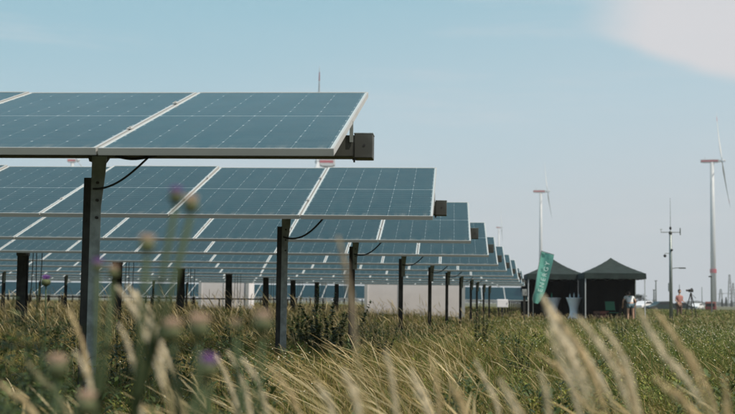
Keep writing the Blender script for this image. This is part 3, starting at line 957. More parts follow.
part('pan_handle', MB().tube([(0.04, 0.0, 1.42), (0.30, 0.05, 1.22)], 0.010, 6), M['black'], t_)

# ------------------------------------------------------------------ weather and camera mast
Ym = 58
b = at(671, 300, Ym)
t_ = thing('weather_mast', 'slim grey weather mast with crossarm and black dome cameras right of the tents', 'mast', (b.x, Ym, 0))
def mz(py): return at(671, py, Ym).z
def mx(px): return at(px, 260, Ym).x - b.x
top = mz(231)
part('pole', MB().tube([(0, 0, 0), (0, 0, mz(268)), (0, 0, top)], [0.088, 0.078, 0.062], 14), M['upper'], t_, smooth=True)
part('lightning_rod', MB().tube([(0, 0, top), (0, 0, mz(198))], [0.014, 0.007], 6), M['steel'], t_)
ar = part('crossarm', MB().tube([(mx(661), 0, mz(232.3)), (mx(681), 0, mz(232.3))], 0.020, 8), M['steel'], t_)
part('wind_vane', MB().tube([(mx(661.3), 0, mz(232.3)), (mx(661.3), 0, mz(229.5))], 0.016, 8).box(mx(660.2), mx(662.4), -0.01, 0.01, mz(230), mz(229)), M['white2'], ar)
part('anemometer', MB().tube([(mx(680.5), 0, mz(235)), (mx(680.5), 0, mz(228))], 0.028, 8), M['steel'], ar)
part('beacon', MB().lathe([(0.03, mz(229.8)), (0.06, mz(228.6)), (0.05, mz(227.2)), (0.02, mz(226.6))], 12, c=(0, 0, 0)), M['black'], t_)
part('clamp', MB().lathe([(0.08, mz(234.3)), (0.085, mz(232.8)), (0.07, mz(231.8))], 12), M['tube'], t_)
for px, py, off in ((664.8, 256, 1), (671.4, 250.2, 0)):
    x_ = mx(px); z_ = mz(py); r = 0.075 if off else 0.06
    dm = part('dome_camera', MB().lathe([(0.01, -r), (r * 0.7, -r * 0.7), (r, 0), (r * 0.95, r * 0.5), (r * 0.5, r * 0.9)], 14, c=(x_, -0.13 if not off else -0.05, z_)), M['black'], t_, smooth=True)
    if off:
        part('camera_arm', MB().tube([(0, 0, mz(253.5)), (x_, -0.05, mz(253.5)), (x_, -0.05, z_ + r * 0.9)], 0.014, 6), M['upper'], dm)
la = part('lamp_arm', MB().tube([(0, 0, mz(268.8)), (mx(676), 0, mz(267.8)), (mx(682), 0, mz(267.8))], 0.020, 8), M['steel'], t_)
part('lamp_head', MB().box(mx(679), mx(685.5), -0.06, 0.06, mz(268.6), mz(267.4)), M['tube'], la, bevel=0.01)
part('control_box', MB().box(mx(668.3), -0.075, -0.10, 0.10, mz(291.5), mz(283)), M['upper'], t_, bevel=0.01)

# street lamp before the large turbine
Yl = 90
b = at(711.6, 290, Yl)
t_ = thing('street_lamp', 'thin dark street lamp with head to the left before the big turbine tower', 'street lamp', (b.x, Yl, 0))
z1 = at(711, 276.8, Yl).z
part('pole', MB().tube([(0, 0, 0), (0, 0, z1)], [0.05, 0.035], 10), M['steel'], t_)
part('lamp_head', MB().box(-0.20, 0.02, -0.08, 0.08, z1 - 0.03, z1 + 0.06), M['pile'], t_, bevel=0.015)

# ------------------------------------------------------------------ wind turbines
def turbine(px, py_hub, dist, blade_px, phi, label, nac_px, tw, parts=('tower', 'all'), band=None, tip=0.13, nac_dir=1, lean=0.13, nac_h=3.0, stripe=0.22, chord=0.48, bendf=0.035):
    k = dist / FPX
    top = at(px, py_hub, dist)
    t = thing('wind_turbine', label, 'wind turbine', (top.x, dist, 0), -math.atan((px - 453) / FPX), 'wind turbines on the horizon')
    H = top.z
    tm = MB().tube([(0, 0, 0), (0, 0, H * 0.5), (0, 0, H - nac_h * 0.4)], [tw * 0.62, tw * 0.52, tw * 0.40], 24)
    to_ = part('tower', tm, M['white2'], t, smooth=True)
    if band:
        bz = at(px, band, dist).z
        part('red_band', MB().tube([(0, 0, bz - 1.6), (0, 0, bz + 1.6)], tw * 0.60 + 0.35, 24), M['red'], to_)
    nl = nac_px * k
    xh = nac_dir * nl * 0.42          # hub end
    xb = xh - nac_dir * nl
    prof = [(xb, -0.35), (xb, 0.40), (xb + (xh - xb) * 0.12, 0.5), (xh - (xh - xb) * 0.15, 0.48), (xh, 0.30), (xh, -0.32), (xh - (xh - xb) * 0.15, -0.48), (xb + (xh - xb) * 0.2, -0.5)]
    na = part('nacelle', MB().prism([(x_, z_ * nac_h) for x_, z_ in (prof if nac_dir > 0 else prof[::-1])], -nac_h * 0.45, nac_h * 0.45), M['white2'], to_ if False else t, loc=(0, 0, H), bevel=nac_h * 0.08)
    st_ = MB().box(min(xb, xh) + 0.03 * nl, max(xb, xh) - 0.12 * nl, -nac_h * 0.45 - 0.12, -nac_h * 0.45 - 0.03, -nac_h * stripe, nac_h * stripe)
    part('red_stripe', st_, M['red'], na)
    part('wind_sensor', MB().tube([(xb * 0.6, 0, nac_h * 0.49), (xb * 0.6, 0, nac_h * 0.49 + 2.2)], 0.18, 6), M['white2'], na)
    ro = link('rotor', MB().tube([(-1.2, 0, 0), (0.8, 0, 0), (2.0, 0, 0), (2.8, 0, 0)], [nac_h * 0.34, nac_h * 0.36, nac_h * 0.25, 0.3], 16).mesh('rotor', M['white2'], True), t,
              (xh + nac_dir * 1.3, 0, H), (0, -lean * nac_dir, 0))
    ro.name = 'rotor'
    if nac_dir < 0: ro.scale = (-1, 1, 1)
    Lb = blade_px * k
    for i in range(3):
        a = phi + i * 2 * math.pi / 3
        # blade in the rotor plane (local y,z); chord mostly along x near the tip
        secs = []
        for u, ch, tw_, th in ((0.0, 0.040, 0.9, 1.0), (0.06, 0.042, 0.9, 0.9), (0.20, 0.078, 0.55, 0.35), (0.4, 0.060, 0.35, 0.26), (0.6, 0.045, 0.2, 0.2), (0.8, 0.032, 0.12, 0.16), (0.93, 0.022, 0.08, 0.15), (1.0, 0.006, 0.05, 0.15)):
            secs.append((u, ch * chord * Lb, tw_, th))
        def sec_pts(u, c, tw_, th):
            r = []
            for q in range(8):
                ang = 2 * math.pi * q / 8
                cx_ = c * 0.5 * math.cos(ang); cy_ = c * 0.5 * th * math.sin(ang)
                # pitch
                px_ = cx_ * math.sin(tw_ + 0.5) + cy_ * math.cos(tw_ + 0.5)
                pt_ = cx_ * math.cos(tw_ + 0.5) - cy_ * math.sin(tw_ + 0.5)
                rad = u * Lb + 1.0
                bend = bendf * Lb * u * u
                yy = math.sin(a) * rad + math.cos(a) * pt_
                zz = math.cos(a) * rad - math.sin(a) * pt_
                r.append((px_ + bend, yy, zz))
            return r
        def blade_mb(ss):
            mb = MB(); vs = []
            for s_ in ss: vs += sec_pts(*s_)
            fs = [(i_ * 8 + q, i_ * 8 + (q + 1) % 8, (i_ + 1) * 8 + (q + 1) % 8, (i_ + 1) * 8 + q) for i_ in range(len(ss) - 1) for q in range(8)]
            fs += [tuple(range(8))[::-1], tuple((len(ss) - 1) * 8 + q for q in range(8))]
            return mb.add(vs, fs)
        # sub-parts must stay within three levels, so blades hang from the rotor
        bo = link('blade', blade_mb(secs).mesh('blade', M['white2'], True), ro)
        if tip:
            u0, u1 = 1 - tip - 0.06, 1 - tip + 0.03
            c0_ = np.interp(u0, [s[0] for s in secs], [s[1] for s in secs]) * 1.12
            c1_ = np.interp(u1, [s[0] for s in secs], [s[1] for s in secs]) * 1.12
            me2 = bo.data
            me2.materials.append(M['red'])
            # paint the band as its own faces: split at u0/u1
            s2 = [s for s in secs if s[0] < u0] + [(u0, c0_ / 1.12, 0.1, 0.16), (u1, c1_ / 1.12, 0.09, 0.16)] + [s for s in secs if s[0] > u1]
            nb = blade_mb(s2).mesh('blade', M['white2'], True)
            nb.materials.append(M['red'])
            iu = [s[0] for s in s2].index(u0)
            for q in range(8): nb.polygons[iu * 8 + q].material_index = 1
            bo.data = nb
    return t
turbine(712.0, 161, 975, 55, R(22), 'largest wind turbine, at the right edge, with a red band low on its tower', 19, 3.9, band=271)
turbine(540.8, 191.3, 1250, 33, R(20), 'wind turbine with red nacelle rising above the left tent and the teal flag', 13, 3.4, tip=0, nac_h=3.2)
turbine(326, 162.0, 1050, 99, R(4), 'wind turbine nacelle between the first two rows, its blade tip above the front row', 16, 5.0, tip=0.10, nac_h=9, nac_dir=-1, lean=0.0, stripe=0.13, chord=0.9, bendf=0.0)
turbine(498.8, 227.5, 1900, 20, R(18), 'small faint wind turbine just right of the stepped panel row ends', 4.5, 3.0, tip=0, nac_h=2.6, lean=0.05)
turbine(72.5, 160.5, 1100, 34, R(75), 'wind turbine nacelle glimpsed left of the front post between the first two rows', 9, 4.0, tip=0, nac_h=4.0, lean=0.6)

# ------------------------------------------------------------------ distant masts
def mast(px, py, Y, label, arms=(), r=0.06, lattice=False):
    b = at(px, 300, Y); z1 = at(px, py, Y).z
    t = thing('lattice_mast' if lattice else 'distant_mast', label, 'mast', (b.x, Y, 0), 0, 'thin masts along the horizon')
    k = Y / FPX
    if lattice:
        for sx in (-1, 1):
            for sy in (-1, 1):
                part('leg', MB().tube([(sx * 1.3, sy * 1.3, 0), (sx * 0.35, sy * 0.35, z1)], r, 4), M['steel'], t)
        seg = 9
        mb = MB()
        for i in range(seg):
            za, zb = z1 * i / seg, z1 * (i + 1) / seg
            wa_ = 1.3 + (0.35 - 1.3) * i / seg; wb_ = 1.3 + (0.35 - 1.3) * (i + 1) / seg
            mb.tube([(-wa_, -wa_, za), (wb_, -wb_, zb)], r * 0.6, 4).tube([(wa_, -wa_, za), (-wb_, -wb_, zb)], r * 0.6, 4)
        part('bracing', mb, M['steel'], t)
    else:
        part('pole', MB().tube([(0, 0, 0), (0, 0, z1)], [r * 1.3, r * 0.8], 8), M['steel'], t)
    for (pyy, hw_) in arms:
        za = at(px, pyy, Y).z
        part('arm', MB().tube([(-hw_ * k, 0, za), (hw_ * k, 0, za)], r * 0.8, 6), M['steel'], t)
mast(656, 280.5, 300, 'pale thin mast with a short head between the tent and the weather mast', ((280.8, 1.2),), 0.16)
mast(654, 290, 340, 'short pale mast just left of the taller thin one by the tent', ((290, 1.0),), 0.22)
mast(679.5, 284.5, 320, 'hair-thin mast rising behind the person in pink', (), 0.09)
mast(720.8, 289, 700, 'thin short lattice mast right of the big turbine tower', ((294.0, 3),), 0.13, True)
mast(729.8, 274.5, 800, 'tall lattice mast with wide crossarm near the right edge', ((293.5, 10), (282, 2)), 0.16, True)
mast(733.2, 283, 900, 'lattice mast at the very right edge of the view', ((290, 4),), 0.18, True)
mast(702, 287, 600, 'faint thin mast between the tripod and the street lamp', (), 0.18)

# ------------------------------------------------------------------ cars
def car(px, Y, rz, paint, label, zoff=0.0, scale=1.0, van=False):
    p = at(px, 303, Y)
    t = thing('parked_car', label, 'car', (p.x, Y, zoff), rz, 'cars parked beyond the meadow')
    t.scale = (scale,) * 3
    Lc, W = 2.1, 0.86
    if van:
        side = [(-Lc, 0.35), (-Lc, 0.9), (-1.5, 1.05), (-1.05, 1.85), (1.95, 1.9), (Lc, 1.6), (Lc, 0.35)]
    else:
        side = [(-Lc, 0.35), (-Lc, 0.72), (-1.25, 0.92), (-0.62, 1.38), (0.75, 1.44), (1.55, 1.02), (Lc, 0.95), (Lc, 0.35)]
    body = part('body', MB().prism(side, -W, W), paint, t, bevel=0.07)
    zt = 1.75 if van else 1.34
    for sy in (-1, 1):
        poly = [(-1.02, 1.0), (-0.60, zt - 0.02), (0.70, zt), (1.25, 1.03)] if not van else [(-1.1, 1.15), (-0.88, 1.72), (0.3, 1.74), (0.3, 1.15)]
        y0, y1 = (W + 0.001, W + 0.012) if sy > 0 else (-W - 0.012, -W - 0.001)
        part('side_window', MB().prism(poly, y0, y1), M['carglass'], body)
        for wx in (-1.3, 1.25):
            wh = part('wheel', MB().tube([(wx, sy * (W - 0.12), 0.32), (wx, sy * (W + 0.03), 0.32)], 0.32, 20), M['black'], t)
            part('rim', MB().tube([(wx, sy * (W + 0.031), 0.32), (wx, sy * (W + 0.045), 0.32)], 0.2, 14), M['upper'], wh)
    for sy in (-1, 1):
        part('headlight', MB().box(-Lc - 0.02, -Lc - 0.001, sy * 0.62 - 0.16, sy * 0.62 + 0.16, 0.62, 0.72), M['white2'], t)
        part('tail_light', MB().box(Lc + 0.001, Lc + 0.02, sy * 0.68 - 0.1, sy * 0.68 + 0.1, 0.75, 0.92), M['red'], t)
    part('rear_window', MB().add([(0.84, -0.7, 1.41), (0.84, 0.7, 1.41), (1.50, 0.7, 1.07), (1.50, -0.7, 1.07), (0.86, -0.7, 1.43), (0.86, 0.7, 1.43), (1.53, 0.7, 1.09), (1.53, -0.7, 1.09)],
         [(0, 1, 2, 3), (4, 7, 6, 5), (0, 4, 5, 1), (1, 5, 6, 2), (2, 6, 7, 3), (3, 7, 4, 0)]) if not van else MB().box(Lc + 0.002, Lc + 0.02, -0.65, 0.65, 1.1, 1.6), M['carglass'], body)
    return t
car(644, 190, R(50), M['carwhite'], 'white parked car partly hidden behind the right tent leg')
car(661.5, 150, R(20), M['cardark'], 'dark parked car low behind the weather mast', -0.05, 0.95)
car(681.5, 210, R(170), M['cardark'], 'dark parked car behind the person in pink', -0.1)
car(697, 260, R(60), M['carwhite'], 'white parked car just right of the tripod', -0.15)
car(711, 150, R(255), M['rust'], 'rust red parked van in front of the big turbine tower', -0.05, 0.72, van=True)

# ------------------------------------------------------------------ vegetation builders (numpy)
def build_np(name, V, F_list, tint, m, parent=None):
    """V (n,3); F_list: list of (k,faces array (m,k)); tint (n,3)"""
    me = bpy.data.meshes.new(name)
    me.vertices.add(len(V))
    me.vertices.foreach_set('co', np.ascontiguousarray(V, dtype=np.float32).ravel())
    loops = np.concatenate([f.ravel() for f in F_list]).astype(np.int32)
    tot = np.concatenate([np.full(len(f), f.shape[1], dtype=np.int32) for f in F_list])
    start = np.concatenate([[0], np.cumsum(tot)[:-1]]).astype(np.int32)
    me.loops.add(len(loops))
    me.loops.foreach_set('vertex_index', loops)
    me.polygons.add(len(tot))
    me.polygons.foreach_set('loop_start', start)
    me.polygons.foreach_set('loop_total', tot)
    me.polygons.foreach_set('use_smooth', np.ones(len(tot), dtype=bool))
    at_ = me.attributes.new('tint', 'FLOAT_COLOR', 'POINT')
    at_.data.foreach_set('color', np.concatenate([tint, np.ones((len(tint), 1))], 1).astype(np.float32).ravel())
    me.materials.append(m)
    me.update()
    me.validate()
    return link(name, me, parent)

def ribbons(P, H, yaw, lean, W, tcol, bcol, levels, widths, droop=0.15, curve=1.0):
    """curved ribbons. P (n,3) base, H height, yaw facing, lean (n,2) sideways reach, widths per level"""
    n = len(P); m = len(levels)
    t = np.array(levels)[None, :]
    wv = np.array(widths)[None, :] * W[:, None]
    ctr = np.zeros((n, m, 3))
    s = t ** (1.0 + curve)
    dr = droop if not np.isscalar(droop) else np.full(n, droop)
    ctr[:, :, 0] = P[:, 0:1] + lean[:, 0:1] * s
    ctr[:, :, 1] = P[:, 1:2] + lean[:, 1:2] * s
    ctr[:, :, 2] = P[:, 2:3] + H[:, None] * (t - dr[:, None] * t ** 4)
    side = np.stack([np.cos(yaw), np.sin(yaw), np.zeros(n)], 1)[:, None, :]
    A = ctr - side * wv[:, :, None] / 2
    B = ctr + side * wv[:, :, None] / 2
    V = np.stack([A, B], 2).reshape(n, m * 2, 3)
    idx = np.arange(n)[:, None] * (m * 2)
    q = []
    for i in range(m - 1):
        q.append(idx + np.array([[2 * i, 2 * i + 1, 2 * i + 3, 2 * i + 2]]))
    F = np.concatenate(q, 0)
    col = bcol[:, None, :] * (1 - t[:, :, None]) + tcol[:, None, :] * t[:, :, None]
    col = np.repeat(col, 2, axis=1).reshape(-1, 3)
    return V.reshape(-1, 3), F, col

def merge(parts):
    Vs, Fs, Cs, k = [], [], [], 0
    for V, F, c in parts:
        Vs.append(V); Fs.append(F + k); Cs.append(c); k += len(V)
    return np.concatenate(Vs), [np.concatenate(Fs)], np.concatenate(Cs)

def patch(x, y, s=1.0, ph=0.0):
    return (np.sin(x * 0.9 * s + 1.3 + ph) * np.cos(y * 0.55 * s + 0.4 * np.sin(x * 0.7 * s) + ph) * 0.5
            + 0.3 * np.sin(x * 2.1 * s + y * 1.3 * s + ph * 2) + 0.2 * np.sin(y * 3.1 * s - x * 1.7 * s + ph))

def sample(n, y0, y1, pw=1.0, marg=1.0):
    u = rng.random(n)
    Y = (y0 ** (pw + 1) + u * (y1 ** (pw + 1) - y0 ** (pw + 1))) ** (1 / (pw + 1))
    X = -0.073 * Y + (rng.random(n) * 2 - 1) * (0.345 * Y + marg)
    return X, Y

G1, G2, G3 = np.array([0.115, 0.145, 0.022]), np.array([0.055, 0.085, 0.015]), np.array([0.25, 0.22, 0.05])
S1, S2, S3 = np.array([0.62, 0.49, 0.25]), np.array([0.82, 0.71, 0.47]), np.array([0.36, 0.26, 0.11])

def greenish(X, Y):
    """share of fresh green: high to the right and in patches, low in the golden middle"""
    ang = (X + 0.073 * Y) / (0.31 * Y)       # -1 .. 1 across the view
    return np.clip(0.50 + 0.28 * np.clip(ang * 1.3, -1, 1) * (Y > 7) + 0.30 * patch(X, Y, 0.6), 0.05, 0.95)

parts = []
def hfac(X, Y):
    a = (X + 0.073 * Y) / (0.31 * Y)
    left_ = np.clip((0.30 - a) / 0.15, 0, 1)           # ranker growth between the rows than before the tents
    deep = np.clip((0.02 - a) / 0.30, 0, 1)
    return 1 + (left_ * 0.55 + deep * 0.42) * np.clip((Y - 11) / 9, 0, 1) + 0.45 * np.clip((Y - 62) / 15, 0, 1) * (1 - left_)
def green_zone(n, y0, y1, h0, h1, w0, pw=1.0):
    X, Y = sample(n, y0, y1, pw)
    gsh = greenish(X, Y)
    H = rng.uniform(h0, h1, n) * (0.82 + 0.25 * patch(X, Y, 0.9, 2.0)) * hfac(X, Y)
    P = np.stack([X, Y, np.full(n, -0.01)], 1)
    yaw = rng.uniform(-1.2, 1.2, n)
    lean = np.stack([rng.normal(-0.10, 0.16, n), rng.normal(0.0, 0.14, n)], 1) * (H[:, None] / 0.45)
    pick = rng.random(n)[:, None]
    base = np.where(pick < gsh[:, None], G1 + (G2 - G1) * rng.random((n, 1)), G3 * 0.8 + (S3 - G3) * rng.random((n, 1)) * 0.8)
    base = base * rng.uniform(0.55, 1.35, (n, 1))
    W = w0 * rng.uniform(0.6, 1.3, n) * (1 + Y / 22)
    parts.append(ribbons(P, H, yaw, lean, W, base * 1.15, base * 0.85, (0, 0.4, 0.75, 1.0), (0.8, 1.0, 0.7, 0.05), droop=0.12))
green_zone(26000, 1.1, 4.5, 0.30, 0.60, 0.0055)
green_zone(110000, 4.0, 14, 0.28, 0.54, 0.0046)
green_zone(90000, 13, 40, 0.22, 0.44, 0.0060)
green_zone(90000, 38, 150, 0.22, 0.36, 0.014)
V, F, c = merge(parts)
o = build_np('meadow_grass', V, F, c, M['leaf'])
tag(o, 'mixed green and yellowing meadow grass covering the ground', 'grass', kind='stuff')

# golden seed-headed grass, leaning to the left
parts = []
lv = (0, 0.3, 0.55, 0.74, 0.80, 0.88, 0.95, 1.0)
wd = (0.22, 0.2, 0.18, 0.16, 0.85, 1.0, 0.7, 0.1)
def gold_zone(n, y0, y1, h0, h1, w0, fn=None, pw=1.0, leanx=-0.30, leansd=0.12):
    X, Y = sample(n, y0, y1, pw)
    ang = (X + 0.073 * Y) / (0.31 * Y)
    keep = rng.random(n) < (fn(X, Y, ang) if fn else 1.0)
    X, Y = X[keep], Y[keep]; n = len(X)
    H = rng.uniform(h0, h1, n) * (1 + (hfac(X, Y) - 1) * 0.6)
    P = np.stack([X, Y, np.full(n, -0.01)], 1)
    lean = np.stack([rng.normal(leanx, leansd, n), rng.normal(-0.02, 0.10, n)], 1) * (H[:, None] / 0.6)
    cc = S1 + (S2 - S1) * rng.random((n, 1)); cc = cc * rng.uniform(0.75, 1.15, (n, 1))
    bb = (G1 * 0.9 + (S3 - G1) * rng.random((n, 1)) * 0.8)
    W = w0 * rng.uniform(0.7, 1.3, n)
    dr = rng.uniform(0.05, 0.28, n)
    for yy in (0.0, 1.57):
        parts.append(ribbons(P, H, yy + rng.uniform(-0.4, 0.4, n), lean, W, cc, bb, lv, wd, droop=dr, curve=0.9))
mid = lambda X, Y, a: np.clip(0.15 + 1.0 * np.exp(-((a - 0.14) / 0.30) ** 2) + 0.3 * patch(X, Y, 1.1), 0.04, 1) * np.where(a > 0.5, 0.3, 1) * np.where(a < -0.3, 0.4, 1)
gold_zone(1900, 3.0, 7.5, 0.50, 0.76, 0.0058, mid, leanx=-0.36, leansd=0.16)
gold_zone(1100, 1.7, 3.2, 0.52, 0.72, 0.0085, None, leanx=-0.25)
farf = lambda X, Y, a: np.clip(0.55 + 0.35 * patch(X, Y, 0.5, 1.0), 0.1, 1) * np.where(a > 0.3, 0.30, 1) * np.where((a < -0.2) & (Y < 13), 0.35, 1)
gold_zone(8500, 7, 20, 0.36, 0.60, 0.0065, farf, leanx=-0.16)
gold_zone(3600, 13, 45, 0.50, 0.84, 0.011, lambda X, Y, a: np.clip(0.4 + 0.8 * patch(X, Y, 0.7, 4.0), 0, 1) * (a < 0.33), leanx=-0.12)
gold_zone(26000, 19, 60, 0.30, 0.52, 0.012, farf, leanx=-0.10)
gold_zone(12000, 55, 130, 0.22, 0.36, 0.022, None, leanx=-0.05)
V, F, c = merge(parts)
o = build_np('golden_grass', V, F, c, M['straw'])
tag(o, 'tall dry golden grass with seed heads bowing to the left', 'grass', kind='stuff')

# leafy herbs: short stems with many small leaves
def herbs(n, y0, y1, fn, h0, h1, nleaf, size, colA, colB, name, label, pw=1.0):
    X, Y = sample(n, y0, y1, pw)
    ang = (X + 0.073 * Y) / (0.31 * Y)
    keep = rng.random(n) < fn(X, Y, ang)
    X, Y = X[keep], Y[keep]; n = len(X)
    H = rng.uniform(h0, h1, n)
    Xr, Yr = np.repeat(X, nleaf), np.repeat(Y, nleaf)
    u = rng.random(n * nleaf) ** 0.7
    Hr = np.repeat(H, nleaf)
    rad = 0.03 + 0.10 * (1 - u) + 0.02
    a = rng.uniform(0, 2 * np.pi, n * nleaf)
    r_ = rad * np.sqrt(rng.random(n * nleaf))
    P = np.stack([Xr + r_ * np.cos(a), Yr + r_ * np.sin(a), Hr * (0.15 + 0.85 * u) - 0.03], 1)
    ln = size * rng.uniform(0.6, 1.4, n * nleaf)
    lean = np.stack([np.cos(a), np.sin(a)], 1) * (ln * rng.uniform(0.5, 1.1, n * nleaf))[:, None]
    tint = colA + (colB - colA) * rng.random((n, 1))
    tint = np.repeat(tint, nleaf, 0) * rng.uniform(0.7, 1.3, (n * nleaf, 1))
    V, F, c = ribbons(P, ln * rng.uniform(0.1, 0.9, n * nleaf), a + np.pi / 2, lean, ln * 0.38, tint * 1.1, tint, (0, 0.5, 1.0), (0.35, 1.0, 0.05), droop=0.3, curve=0.3)
    o = build_np(name, V, [F], c, M['leaf'])
    tag(o, label, 'weeds', kind='stuff')
    return X, Y, H
rightf = lambda X, Y, a: np.clip(0.12 + 1.1 * np.clip((a - 0.1) * 1.6, 0, 1) + 0.3 * patch(X, Y, 0.8, 3.0) + 0.25 * (a < -0.55), 0.04, 1)
hX, hY, hH = herbs(5200, 4.2, 26, rightf, 0.26, 0.46, 46, 0.030, np.array([0.10, 0.140, 0.025]), np.array([0.25, 0.24, 0.05]), 'leafy_herbs', 'fine-leaved green herbs growing thickly among the grass on the right', pw=0.7)
darkf = lambda X, Y, a: np.clip(0.8 * (patch(X, Y, 0.5, 5.0) > 0.25) + 0.75 * (a < -0.25) * (Y < 10), 0.03, 1)
herbs(2300, 2.4, 22, darkf, 0.35, 0.60, 60, 0.045, np.array([0.040, 0.066, 0.020]), np.array([0.075, 0.105, 0.03]), 'dark_weeds', 'dark green broader-leaved weeds in clumps under the panel rows', pw=0.7)

# chamomile flowers
def flowers(n):
    X, Y = sample(n, 5.5, 30, 0.9)
    ang = (X + 0.073 * Y) / (0.31 * Y)
    pr = np.clip(1.1 * np.clip((ang - 0.15) * 1.6, 0, 1) * np.clip(0.15 + 1.3 * patch(X, Y, 0.9, 3.0) + 0.5 * patch(X, Y, 3.1, 1.0), 0, 1), 0, 1) + 0.9 * (np.exp(-((ang + 0.62) / 0.10) ** 2) * (Y < 9)) + 0.5 * np.exp(-((ang + 0.3) / 0.12) ** 2) * (Y < 11)
    k = rng.random(n) < pr
    X, Y = X[k], Y[k]; n = len(X)
    Z = rng.uniform(0.26, 0.50, n)
    r = rng.uniform(0.0036, 0.0066, n) * (1 + Y / 60)
    tx_, ty_ = rng.normal(0.0, 0.35, n), rng.normal(-0.45, 0.35, n)   # heads tip about, mostly to the light
    Vs, Fs, Cs = [], [], []
    m = 14
    ang_ = np.arange(m) * 2 * np.pi / m
    rr = np.where(np.arange(m) % 2 == 0, 1.0, 0.55)
    for i in range(n):
        pass
    px_ = r[:, None] * rr * np.cos(ang_)[None]; py_ = r[:, None] * rr * np.sin(ang_)[None]
    ring = np.stack([X[:, None] + px_, Y[:, None] + py_, Z[:, None] + px_ * -tx_[:, None] + py_ * -ty_[:, None]], 2)
    cen = np.stack([X, Y, Z + 0.002], 1)[:, None, :]
    V = np.concatenate([cen, ring], 1)
    idx = np.arange(n)[:, None] * (m + 1)
    F = np.concatenate([idx + np.array([[0, 1 + i, 1 + (i + 1) % m]]) for i in range(m)], 0)
    col = np.tile(np.array([0.66, 0.66, 0.56]), (n * (m + 1), 1))
    # yellow centre domes
    m2 = 6; a2 = np.arange(m2) * 2 * np.pi / m2
    qx = r[:, None] * 0.33 * np.cos(a2)[None]; qy = r[:, None] * 0.33 * np.sin(a2)[None]
    ring2 = np.stack([X[:, None] + qx, Y[:, None] + qy, Z[:, None] + 0.0025 + qx * -tx_[:, None] + qy * -ty_[:, None]], 2)
    cen2 = np.stack([X, Y, Z + 0.008], 1)[:, None, :]
    V2 = np.concatenate([cen2, ring2], 1)
    idx2 = np.arange(n)[:, None] * (m2 + 1)
    F2 = np.concatenate([idx2 + np.array([[0, 1 + i, 1 + (i + 1) % m2]]) for i in range(m2)], 0)
    col2 = np.tile(np.array([0.55, 0.38, 0.04]), (n * (m2 + 1), 1))
    P = np.stack([X, Y, np.zeros(n)], 1)
    cg = np.tile(np.array([0.09, 0.14, 0.04]), (n, 1))
    V3, F3, c3 = ribbons(P, Z, rng.uniform(-1, 1, n), np.zeros((n, 2)), np.full(n, 0.003), cg, cg, (0, 1.0), (1, 1), droop=0.0)
    tri = F; tri2 = F2 + len(V.reshape(-1, 3))
    V = V.reshape(-1, 3); V2 = V2.reshape(-1, 3)
    allV = np.concatenate([V, V2, V3]); allC = np.concatenate([col, col2, c3])
    o = build_np('chamomile_flowers', allV, [np.concatenate([tri, tri2]), F3 + len(V) + len(V2)], allC, M['leaf'])
    tag(o, 'small white daisy-like chamomile flowers scattered through the green meadow', 'flowers', kind='stuff')
flowers(26000)

# ------------------------------------------------------------------ single tall weeds that rise above the grass
def leafy_weed(px, py_top, Y, label, dark=True, spread=0.16, nl=170, lsz=0.055, tiltx=0.0):
    top = at(px, py_top, Y)
    h = max(top.z, 0.2)
    t = thing('tall_weed', label, 'weed', (top.x - tiltx, Y, 0), 0, 'tall leafy weeds standing above the grass')
    stems = []
    mb = MB()
    for s_ in range(10):
        a = random.uniform(0, 6.28); rr_ = random.uniform(0.2, 1.0) * spread * (0 if s_ == 0 else 1)
        hh_ = h * (1 if s_ == 0 else random.uniform(0.55, 0.95))
        tp = Vector((tiltx + rr_ * math.cos(a), rr_ * math.sin(a) * 0.6, hh_))
        pts = [Vector((0, 0, -0.02)).lerp(tp, u) + Vector((0.015 * math.sin(u * 7 + s_), 0.01 * math.cos(u * 5), 0)) for u in (0, 0.25, 0.5, 0.75, 1.0)]
        mb.tube(pts, [0.004, 0.0035, 0.003, 0.002, 0.001], 5)
        stems.append(pts)
    part('stem', mb, M['weedstem'], t)
    n = nl * 10
    P = np.zeros((n, 3)); a = rng.uniform(0, 2 * np.pi, n); uu = rng.random(n) ** 0.8
    for i in range(n):
        pts = stems[i % 10]; f = uu[i] * 3.999; k = int(f)
        q = pts[k].lerp(pts[k + 1], f - k)
        P[i] = q
    ln = lsz * rng.uniform(0.5, 1.3, n) * (1.25 - 0.8 * uu)
    lean = np.stack([np.cos(a), np.sin(a)], 1) * (ln * rng.uniform(0.7, 1.1, n))[:, None]
    cA, cB = (np.array([0.045, 0.075, 0.020]), np.array([0.085, 0.12, 0.035])) if dark else (np.array([0.07, 0.11, 0.03]), np.array([0.13, 0.16, 0.06]))
    tint = cA + (cB - cA) * rng.random((n, 1))
    V, F, c = ribbons(P, ln * rng.uniform(-0.35, 0.55, n), a + np.pi / 2, lean, ln * 0.42, tint * 1.1, tint, (0, 0.35, 0.7, 1.0), (0.4, 1.0, 0.7, 0.05), droop=0.4, curve=0.2)
    o = build_np('foliage', V, [F], c, M['leaf'], t)
    o['kind'] = 'stuff'
M['weedstem'] = mat('weed_stem', (0.10, 0.12, 0.045), 0.7)
